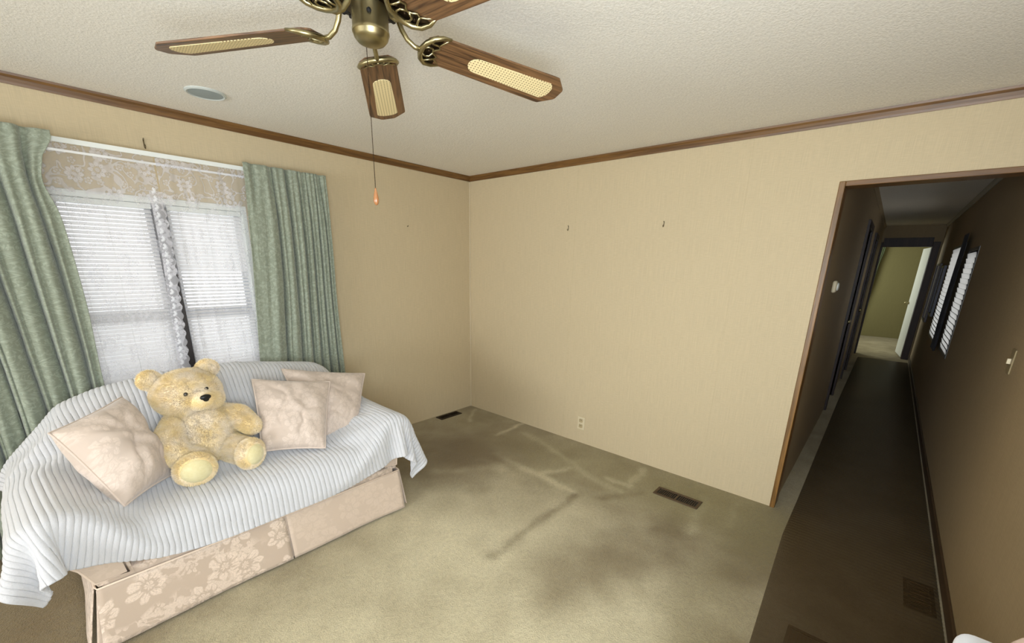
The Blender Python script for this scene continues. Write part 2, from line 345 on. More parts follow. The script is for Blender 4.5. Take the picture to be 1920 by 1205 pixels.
red = blob(-.62, -.98, .36, .40, .3, .70)+blob(-1.0, -.75, .35, .35, 0, .75)+blob(-1.32, -2.34, .42, .24, -.3, .40)+blob(-3.35, -.9, .45, 1.1, 0, .8)+blob(-.6, -2.95, .5, .14, 0, .3)  # the long blob left of the sofa browns its painted shade
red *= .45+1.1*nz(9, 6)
olive = .8*blob(-.28, -1.9, .42, 1.05, .15, .62)+blob(-.30, -2.75, .4, .5, 0, .45)+blob(-.2, -.3, .4, .3, 0, .3)+blob(-1.3, -2.9, .9, .18, 0, .25)
P = np.stack([GX, GY, np.zeros_like(GX)], 2)
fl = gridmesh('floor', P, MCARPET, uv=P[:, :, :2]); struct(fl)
ca = fl.data.color_attributes.new('wear_shade', 'FLOAT_COLOR', 'POINT')
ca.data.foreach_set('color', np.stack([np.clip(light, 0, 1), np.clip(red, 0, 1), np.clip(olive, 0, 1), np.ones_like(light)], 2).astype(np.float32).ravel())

# crown trim, door casings, baseboards
def crown(name, axis, a, b_, w, side, mat):
    prof = [(0, H-.046), (.006, H-.046), (.008, H-.036), (.014, H-.020), (.020, H-.010), (.022, H-.0005), (0, H-.0005)]
    vs = []
    for t in (a, b_):
        for d, z in prof: vs.append((t, w+side*d, z) if axis == 'x' else (w+side*d, t, z))
    n = len(prof); fs = [[i, (i+1) % n, n+(i+1) % n, n+i] for i in range(n)]+[list(range(n))[::-1], list(range(n, 2*n))]
    o = mesh(name, vs, fs, mat); bm = bmesh.new(); bm.from_mesh(o.data); bmesh.ops.recalc_face_normals(bm, faces=bm.faces[:]); bm.to_mesh(o.data); bm.free(); return struct(o)
crown('trim_3', 'x', -6.5, 0, 0, -1, MOAK); crown('trim_4', 'y', HY0, 0, 0, -1, MOAKY); crown('trim_5', 'x', -6.5, 0, HY0, 1, MOAK)
MCROWNREF = m_plain('crown_reflection', srgb(190, 184, 168), .25); crown('trim_6', 'x', .1, HX, HY0, 1, MCROWNREF); crown('trim_7', 'x', .1, HX, HY1, -1, MHALL)  # pale colour paints in the light reflected along the hall crown
bm = bmesh.new(); bx(bm, -.010, .112, HY1-.012, HY1+.016, 0, DZ+.012, .003); struct(frombm('trim_8', bm, MOAKZ))
bm = bmesh.new(); bx(bm, -.010, .112, HY0+.001, HY1-.012, DZ-.014, DZ+.012, .003); struct(frombm('trim_9', bm, MOAKY))
struct(box('baseboard_right', -6.4, HX, HY0, HY0+.012, 0, .07, m_plain('dark_baseboard', srgb(74, 56, 36), .5), bev=.003))
bm = bmesh.new()   # end doorway frame
bx(bm, HX-.02, HX+.12, -2.955, -2.93, 0, 2.03, .003); bx(bm, HX-.02, HX+.12, -3.70, -3.605, 0, 2.03, .003); bx(bm, HX-.02, HX+.12, -3.605, -2.955, 1.95, 2.10, .003); struct(frombm('trim_10', bm, MDARK))
# hall doors
def hall_door(name, x0, x1, kx):
    fr = bmesh.new(); bx(fr, x0-.07, x0, HY1-.022, HY1+.11, 0, 2.02, .003); bx(fr, x1, x1+.07, HY1-.022, HY1+.11, 0, 2.02, .003); bx(fr, x0, x1, HY1-.022, HY1+.11, 1.95, 2.02, .003)
    d = struct(frombm(name, fr, MDARK))
    bm = bmesh.new(); bx(bm, x0+.003, x1-.003, HY1+.02, HY1+.055, .01, 1.947, .002)
    frombm('door_panel', bm, MDARK, d)
    bm = bmesh.new(); lathe(bm, [(.024, 0), (.024, .004), (.010, .008), (.010, .03), (.022, .038), (.026, .05), (.02, .062), (.0, .066)], 20); bmesh.ops.transform(bm, matrix=Matrix.Translation((kx, HY1+.02, .99)) @ Matrix.Rotation(math.pi/2, 4, 'X'), verts=bm.verts[:])
    bmesh.ops.recalc_face_normals(bm, faces=bm.faces[:]); frombm('door_knob', bm, MBRASS, d, True)
hall_door('door_1', 2.78, 3.5, 2.86); hall_door('door_2', 4.7, 5.4, 4.78)
# open bedroom door
A = math.radians(DOORANG); mt = Matrix.Translation((HX+.12, -3.60, 0)) @ Matrix.Rotation(A, 4, 'Z')
d3 = struct(box('door_3', 0, .70, -.035, 0, .012, 1.945, MWHITE, bev=.002, mtx=mt))
bm = bmesh.new(); lathe(bm, [(.026, 0), (.026, .004), (.010, .008), (.010, .03), (.022, .038), (.027, .05), (.02, .062), (.0, .066)], 20)
bmesh.ops.transform(bm, matrix=mt @ Matrix.Translation((.64, 0, .96)) @ Matrix.Rotation(-math.pi/2, 4, 'X'), verts=bm.verts[:]); bmesh.ops.recalc_face_normals(bm, faces=bm.faces[:]); frombm('door_knob', bm, MBRASS, d3, True)
# hall windows (narrow glimpses of light seen along the wall)
def hall_window(name, x0, x1, z0, z1):
    fr = bmesh.new(); t = .03
    for a in ((x0-t, x0, z0-t, z1+t), (x1, x1+t, z0-t, z1+t), (x0, x1, z0-t, z0), (x0, x1, z1, z1+t)): bx(fr, a[0], a[1], HY0-.06, HY0+.006, a[2], a[3], .003)
    w = struct(frombm(name, fr, m_plain('grey_window_trim', srgb(92, 90, 88), .4)))
    box('pane', x0, x1, HY0-.09, HY0-.086, z0, z1, MGLASS, w)
    n = int((z1-z0)/.045); me = None
    for k in range(n):
        z = z0+.024+k*.045
        if me is None:
            o = box('blind_slat', x0+.005, x1-.005, -.0008, .0008, -.024, .024, MSLATH, None); me = o.data
        else: o = bpy.data.objects.new('blind_slat', me); C.objects.link(o)
        o.location = (0, HY0+.006, z); o.rotation_euler = (math.radians(-12), 0, 0); o.parent = w
    return w
hall_window('window_2', 2.42, 3.05, .80, 1.72); hall_window('window_3', 3.55, 4.75, .76, 1.80)
# drape beside the hall windows, pictures
def wavy(name, x0, x1, y, z0, z1, n, amp, mat, parent=None, nu=60, nv=12, axis='x', ph=0):
    u = np.linspace(0, 1, nu); v = np.linspace(0, 1, nv); U, V = np.meshgrid(u, v)
    D = amp*np.sin(2*np.pi*n*U+ph+1.2*np.sin(3*V))*(.4+.6*V); XX = x0+(x1-x0)*U; ZZ = z1+(z0-z1)*V
    Pp = np.stack([XX, y+D, ZZ], 2) if axis == 'x' else np.stack([y+D, XX, ZZ], 2)
    return gridmesh(name, Pp, mat, parent, uv=np.stack([XX, ZZ], 2))
MGREY = m_plain('charcoal_drape', srgb(62, 62, 66), .9)
o = wavy('window_drape', 3.10, 3.50, HY0+.035, .74, 1.90, 5, .012, MGREY); tag(o, 'charcoal drape hanging between the two bright windows of the dark hallway', 'curtain')
def picture(x0, x1, z0, z1, fcol, mcol, label):
    e = empty('framed_picture', ((x0+x1)/2, HY0, z0), label, 'picture')
    bm = bmesh.new(); t = .03
    for a in ((x0, x0+t, z0, z1), (x1-t, x1, z0, z1), (x0+t, x1-t, z0, z0+t), (x0+t, x1-t, z1-t, z1)): bx(bm, a[0], a[1], HY0+.001, HY0+.03, a[2], a[3], .002)
    frombm('frame', bm, fcol, e); box('mat_board', x0+t, x1-t, HY0+.001, HY0+.012, z0+t, z1-t, mcol, e)
MNAVY = m_plain('navy_frame', srgb(34, 34, 62), .4)
picture(5.05, 5.55, .95, 1.62, MNAVY, m_plain('pale_mat', srgb(196, 196, 200), .6), 'navy framed picture on the hallway wall beyond the second bright window')
picture(5.9, 6.6, .80, 1.66, m_plain('maroon_frame', srgb(58, 30, 34), .4), m_plain('lilac_mat', srgb(150, 140, 160), .6), 'maroon framed picture at the far end of the hallway wall')
# bedroom swag curtain
u = np.linspace(0, 1, 50); v = np.linspace(0, 1, 40); U, V = np.meshgrid(u, v)
wid = .07+.10*np.exp(-((V-.0)/.18)**2)+.05*np.sin(V*5)
Pp = np.stack([10.42+.02*np.sin(U*40+2*V), -2.72-wid*U*1.0-.05, 2.12-V*1.75], 2)
tag(gridmesh('swag_curtain', Pp, translucent('pale_green_net', srgb(150, 160, 130), .3), uv=np.stack([U, V], 2)), 'pale green net curtain on the far bedroom wall seen through the end door', 'curtain')
# thermostat and switch
th = empty('thermostat', (.63, HY1, 1.38), 'round edged pale thermostat box on the hallway wall just past the oak doorway', 'thermostat')
box('cover', .585, .675, HY1-.028, HY1-.002, 1.375, 1.455, MPLATE, th, bev=.012, smooth=True, seg=3); latheo('dial', [(.026, 0), (.026, .006), (.02, .010), (0, .010)], (0, 0, 0), MWHITE, None, 24)
dl = bpy.data.objects['dial']; dl.data.transform(Matrix.Translation((.63, HY1-.028, 1.415)) @ Matrix.Rotation(math.pi/2, 4, 'X')); dl.parent = th; dl.matrix_parent_inverse = world_matrix(th).inverted()
sw = empty('light_switch', (-.01, HY0, 1.07), 'light switch plate on the right wall beside the doorway', 'switch')
box('switch_plate', -.045, .025, HY0, HY0+.006, 1.07, 1.185, m_plain('tan_plate', srgb(150, 134, 100), .4), sw, bev=.003); box('toggle', -.016, -.004, HY0+.005, HY0+.018, 1.115, 1.14, MPLATE, sw, bev=.002)
# wall outlet
ou = empty('wall_outlet', (0, -1.415, .125), 'ivory duplex power outlet low on the cream wall', 'outlet')
box('cover_plate', -.007, 0, -1.450, -1.380, .125, .240, MPLATE, ou, bev=.003)
for z in (.158, .208):
    r = box('receptacle', -.010, -.006, -1.432, -1.398, z-.016, z+.016, m_plain('receptacle_ivory', srgb(186, 168, 130), .4), ou, bev=.006)
    for y in (-1.421, -1.409): box('slot', -.0108, -.0098, y-.0015, y+.0015, z-.002, z+.009, MBLACK, r)
# hooks and nail on the walls
def hook(x, y, z, nrm, label, big=1.0):
    e = empty('wall_hook', (x, y, z), label, 'hook'); nx, ny = nrm; tx, ty = -ny, nx
    pt = lambda t, n, h: (x+tx*t*big+nx*n*big, y+ty*t*big+ny*n*big, z+h*big)
    bm = bmesh.new(); tube(bm, [pt(0, .002, .018), pt(0, .003, .0), pt(0, .004, -.012), pt(0, .012, -.018), pt(0, .017, -.012), pt(0, .016, -.005)], .0022*big, 8); bmesh.ops.recalc_face_normals(bm, faces=bm.faces[:]); frombm('hook_strap', bm, MSTEEL, e, True)
    tubeo('nail', [pt(0, .0, .010), pt(0, .011, .020)], .0022*big, MSTEEL, e, 8)
hook(0, -1.166, 1.80, (-1, 0), 'small brass picture hook on the cream wall, nearer the room corner')
hook(0, -1.958, 1.80, (-1, 0), 'small tilted picture hook on the cream wall, nearer the doorway')
hook(-2.42, 0, 2.098, (0, -1), 'picture hook above the lace curtained window', 1.3)
e = tubeo('nail', [(-.729, 0, 1.80), (-.729, -.012, 1.806)], .0035, MSTEEL, None, 8); tag(e, 'small nail in the wall between the green curtain and the corner', 'nail')

# floor registers
def register(cx, cy, lx, ly, label, mat, open_=False, z=0.0):
    e = empty('floor_register', (cx, cy, z), label, 'vent')
    bm = bmesh.new(); t = .018; x0, x1, y0, y1 = cx-lx/2, cx+lx/2, cy-ly/2, cy+ly/2
    for a in ((x0, x0+t, y0, y1), (x1-t, x1, y0, y1), (x0+t, x1-t, y0, y0+t), (x0+t, x1-t, y1-t, y1)): bx(bm, a[0], a[1], a[2], a[3], z+.001, z+.007, .002)
    frombm('frame', bm, mat, e); box('duct_well', x0+t, x1-t, y0+t, y1-t, z+.0006, z+.0014, MBLACK, e)
    along = ly > lx; L = (ly if along else lx)-2*t; n = int(L/.0125); me = None
    if not open_:
        for k in range(1, n):
            if k == n//2: continue
            p = (y0 if along else x0)+t+L*k/n
            o = (box('louvre', x0+t, x1-t, p-.0015, p+.0015, z+.0016, z+.006, mat, e) if along else box('louvre', p-.0015, p+.0015, y0+t, y1-t, z+.0016, z+.006, mat, e))
        if along: box('centre_bar', x0+t, x1-t, cy-.005, cy+.005, z+.0016, z+.0065, mat, e)
        else: box('centre_bar', cx-.005, cx+.005, y0+t, y1-t, z+.0016, z+.0065, mat, e)
register(-.33, -2.41, .115, .30, 'brown louvred floor register near the oak doorway casing', MREG)
register(-.375, -.075, .27, .095, 'dark floor register in the far corner under the window wall', MBRASSD)
register(-.42, -3.625, .26, .115, 'floor register under the runner by the right wall', MBRASSD)
register(-1.12, -3.32, .14, .28, 'floor register beneath the runner at the bottom edge', MBRASSD)
# clear brown ribbed runner
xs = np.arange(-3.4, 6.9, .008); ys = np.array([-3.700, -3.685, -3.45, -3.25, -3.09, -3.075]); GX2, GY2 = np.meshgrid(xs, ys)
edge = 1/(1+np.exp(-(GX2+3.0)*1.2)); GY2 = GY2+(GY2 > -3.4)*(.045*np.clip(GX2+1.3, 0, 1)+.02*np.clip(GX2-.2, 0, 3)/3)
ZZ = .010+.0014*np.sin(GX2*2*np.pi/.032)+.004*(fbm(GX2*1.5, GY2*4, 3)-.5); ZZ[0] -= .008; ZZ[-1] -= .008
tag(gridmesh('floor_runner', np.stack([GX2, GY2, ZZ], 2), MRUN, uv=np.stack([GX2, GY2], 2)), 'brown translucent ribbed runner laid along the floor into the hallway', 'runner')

# ceiling patch cover
e = empty('ceiling_cover', (-2.218, -.46, H), 'round pale blue grey cover on the ceiling above the window', 'ceiling cover')
latheo('rim', [(.088, 0), (.088, -.004), (.080, -.009), (.074, -.006), (.074, 0)], (-2.218, -.46, H), m_plain('pale_rim', srgb(196, 200, 194), .5), e, 48)
latheo('disc', [(.0745, -.0002), (.0745, -.006), (.04, -.0075), (0, -.008)], (-2.218, -.46, H), m_plain('blue_grey_cover', srgb(150, 160, 160), .6), e, 48)

# ------------------------------------------------------------------ window
win = struct(tag(empty('window_1', ((WX0+WX1)/2, .05, WZ0), None, None)))
bm = bmesh.new()
for a in ((WX0, WX0+.03, WZ0, WZ1), (WX1-.03, WX1, WZ0, WZ1), (WX0+.03, WX1-.03, WZ0, WZ0+.03), (WX0+.03, WX1-.03, WZ1-.035, WZ1)): bx(bm, a[0], a[1], .004, .09, a[2], a[3], .003)
frombm('frame', bm, MWHITE, win)
box('mullion', -2.437, -2.377, .0, .09, WZ0+.03, WZ1-.035, m_plain('dark_mullion', srgb(40, 32, 28), .5), win)
for x0, x1 in ((WX0+.03, -2.437), (-2.377, WX1-.03)):
    bm = bmesh.new(); t = .028
    for z0, z1, yy in ((WZ0+.03, 1.165, .062), (1.165, WZ1-.035, .078)):
        for a in ((x0, x0+t, z0, z1), (x1-t, x1, z0, z1), (x0+t, x1-t, z0, z0+t), (x0+t, x1-t, z1-t, z1)): bx(bm, a[0], a[1], yy-.008, yy+.008, a[2], a[3], .002)
    frombm('sash', bm, MALU, win)
    box('pane', x0+t, x1-t, .0615, .0635, WZ0+.05, 1.14, MGLASS, win); box('pane', x0+t, x1-t, .0775, .0795, 1.19, WZ1-.06, MGLASS, win)
def blinds(x0, x1, label, tilt_f, sag=0):
    e = empty('window_blind', ((x0+x1)/2, .03, WZ1-.06), label, 'blind', 'white mini blinds in the window')
    box('head_rail', x0, x1, .012, .046, WZ1-.064, WZ1-.036, MWHITE, e, bev=.003)
    n = int((WZ1-.075-WZ0-.05)/.0212); me = None
    rr = random.Random(int(x0*100))
    for k in range(n):
        z = WZ1-.078-k*.0212
        if me is None:
            cc = (x1-x0)/2-.004; vs_ = []; 
            for xx in (-cc, cc):
                for q in range(5):
                    t_ = (q/4-.5); vs_.append((xx, t_*.0245, .0022*(1-(2*t_)**2)))
            o = mesh('slat', vs_, [[q, q+1, 5+q+1, 5+q] for q in range(4)], MSLAT, None, True); me = o.data
        else: o = bpy.data.objects.new('slat', me); C.objects.link(o)
        o.parent = e; o.location = (0, 0, z-(WZ1-.06)); a = tilt_f(z)+rr.uniform(-2, 2); o.rotation_euler = (math.radians(a), 0, math.radians(rr.uniform(-.1, .1)))
    box('bottom_rail', x0+.004, x1-.004, .018, .042, WZ0+.035, WZ0+.047, MWHITE, e, bev=.003)
    for fx in (.14, .5, .86):
        xx = x0+(x1-x0)*fx; tubeo('ladder_cord', [(xx, .019, WZ1-.06), (xx, .019, WZ0+.04)], .0007, MWHITE, e, 6)
blinds(WX0+.032, -2.440, 'white mini blind on the left half of the window', lambda z: 47)
blinds(-2.374, WX1-.032, 'white mini blind on the right half of the window', lambda z: 55 if z > 1.42 else (30 if z > 1.15 else 44))
# curtain rods
rod = empty('curtain_rod', (-2.42, -.08, 2.04), 'flat white curtain rod above the window', 'curtain rod')
bm = bmesh.new(); bx(bm, -3.42, -1.48, -.090, -.082, 2.026, 2.050, .002); frombm('rail', bm, MWHITE, rod)
for x in (-3.42, -1.488): box('wall_return', x, x+.008, -.090, 0, 2.026, 2.050, MWHITE, rod, bev=.001)
rod2 = empty('sheer_rod', (-2.42, -.05, 1.995), 'thin white rod that carries the lace curtains', 'curtain rod')
bm = bmesh.new(); bx(bm, -2.90, -1.93, -.058, -.053, 1.990, 2.002, .001); frombm('rail', bm, m_plain('bright_rail', srgb(240, 240, 240), .15, .3), rod2)
for x in (-2.90, -1.933): box('wall_return', x, x+.003, -.058, 0, 1.990, 2.002, MWHITE, rod2)
# lace sheers
def sheer(label, x0f, x1f, y, folds, ph, border, rows):
    nu, nv = 150, 130; U, V = np.meshgrid(np.linspace(0, 1, nu), np.linspace(0, 1, nv)); z = 2.035-V*1.45
    a = x0f(z); b_ = x1f(z); XX = a+(b_-a)*U
    g = .35+.65*np.clip(V*3, 0, 1)
    D = .006*np.sin(2*np.pi*folds*U+ph+.8*np.sin(2*V))*g+.004*np.sin(2*np.pi*folds*2.3*U+ph*2+V)*g+.006*(fbm(U*14, V*3, int(ph*10))-.5)
    D += .007*np.exp(-((U-rows)/.035)**2)*g
    YY = y+D; YY = np.where(z > 1.98, y+D*.3, YY)
    e = empty('lace_curtain', (float((a.mean()+b_.mean())/2), y, 2.03), label, 'curtain', 'white lace sheers on the window')
    UV = np.stack([U*np.abs(b_-a).mean()*1.15+ph, z], 2)
    k = int(nv*.155)
    gridmesh('sheer_panel', np.stack([XX, YY, z], 2)[k:], MLACE, e, uv=UV[k:]); gridmesh('lace_header', np.stack([XX, YY, z], 2)[:k+1], MLACE2, e, uv=UV[:k+1])
    return e, XX, YY, z
lf = lambda z: -2.89+0*z; lr = lambda z: -2.405-.030*np.clip((1.5-z)/.7, 0, 1)
e, XX, YY, ZZ = sheer('left lace sheer curtain with a scalloped flower border', lf, lr, -.056, 3.5, .4, True, .82)
# scalloped border: net band plus fan shaped flowers
col = -1; bz = ZZ[:, 0]; bxp = XX[:, -1]; byp = YY[:, -1]
W = np.linspace(0, .05, 6); sc = .012*np.abs(np.sin(bz*np.pi/.052))[:, None]
Pb = np.stack([bxp[:, None]-.045+(W[None]*(1+0*sc))+sc*(W[None]/.05), np.repeat(byp[:, None]-.004, 6, 1), np.repeat(bz[:, None], 6, 1)], 2)
gridmesh('border_net', Pb[16:], MLACEB, e, uv=Pb[16:, :, [0, 2]])
def fan_mesh():
    bm = bmesh.new()
    for k in range(7):
        a = math.radians(-66+k*22); d = Vector((math.cos(a), 0, math.sin(a))); s = Vector((-d.z, 0, d.x)); L = .024*(1-.12*abs(k-3)/3)
        v = [bm.verts.new(p) for p in (d*.004, d*L*.6+s*.0032, d*L, d*L*.6-s*.0032)]; v[2].co.y = -.001; bm.faces.new(v)
    me = bpy.data.meshes.new('flower_motif'); bm.to_mesh(me); bm.free(); me.materials.append(MMOTIF); return me
fm = fan_mesh(); Mi = world_matrix(e).inverted()
for k in range(26):
    z = 1.86-k*.042; i = int(np.argmin(np.abs(bz-z)))
    o = bpy.data.objects.new('flower_motif', fm); C.objects.link(o); o.parent = e; o.matrix_parent_inverse = Mi; o.location = (bxp[i]-.034, byp[i]-.0075, z); o.rotation_euler = (0, math.radians(14), 0)
lf2 = lambda z: -2.397+.018*np.clip((1.5-z)/.7, 0, 1); lr2 = lambda z: -1.965+0*z
sheer('right lace sheer curtain with gathered folds', lf2, lr2, -.060, 4, 1.9, False, .55)
# green drapes
def drape(label, x0f, x1f, z0, z1, y, folds, ph, amp, nu=260, nv=150, pleat=5, extra=None, bunch=0):
    U, V = np.meshgrid(np.linspace(0, 1, nu), np.linspace(0, 1, nv)); z = z1+(z0-z1)*V
    a, b_ = x0f(z), x1f(z); Uw = U+.05*(fbm(U*5, V*1.5, int(ph*7))-.5)+.02*np.sin(2*np.pi*(V*.8+ph))*np.sin(np.pi*U)
    Uw = U+(Uw-U)+bunch*(U**1.8-U); s = np.sin(2*np.pi*folds*Uw+ph); kf = np.floor(folds*Uw+ph/6.283); ra = _lat[(kf.astype(int) % 200), int(ph*31) % 500]; ra2 = _lat[((kf.astype(int)+1) % 200), int(ph*31) % 500]; tt = folds*Uw+ph/6.283-kf; D = (1-2.6*(1-np.sin(np.pi*tt))**4)*(.5+.75*ra)
    D = D+.30*np.sin(2*np.pi*folds*1.9*Uw+ph*3+1.5*V)+.5*(fbm(U*9+3, V*2.2, 11+int(ph))-.5)
    grow = np.clip((V-.03)/.25, 0, 1)**.7
    hd = .40*np.abs(np.sin(2*np.pi*pleat*U/1.0))**8*(1-np.clip((V-.05)/.10, 0, 1))
    D = D*amp*(.30+.70*grow)-hd*amp*2.0
    XX = a+(b_-a)*(U+.012*np.cos(2*np.pi*folds*Uw+ph)*grow)
    Pp = np.stack([XX, y-D, z+.006*(fbm(U*20, V*0, 4)-.5)*(V < .02)], 2)
    if extra: Pp = extra(Pp, U, V)
    arc = np.concatenate([np.zeros((nv, 1)), np.cumsum(np.hypot(np.diff(Pp[:, :, 0], axis=1), np.diff(Pp[:, :, 1], axis=1)), 1)], 1)
    o = gridmesh('drape', Pp, MGREEN, uv=np.stack([arc+ph, z], 2)); m = o.modifiers.new('solid', 'SOLIDIFY'); m.thickness = .0022
    return tag(o, label, 'curtain', 'sage green damask drapes either side of the window')
drape('sage green pleated drape right of the window', lambda z: -1.990-.0*z-.075*np.clip((2.0-z)/1.2, 0, 1), lambda z: -1.485+.004*np.sin(z*4), .10, 2.068, -.130, 6.8, .5, .027, pleat=2.5, bunch=1.0)
def inner(Pp, U, V):
    z = Pp[:, :, 2]; Pp[:, :, 0] += U**12*(.035*np.clip((z-1.95)/.08, 0, 1)-.030*np.exp(-((z-1.84)/.10)**2)+.012*np.exp(-((z-1.3)/.3)**2)); return Pp
drape('sage green drape left of the window, hanging behind the sofa end', lambda z: -3.50+0*z,
      lambda z: -2.820+.0*z, .04, 2.062, -.142, 7.3, 2.2, .033, pleat=3, extra=inner)

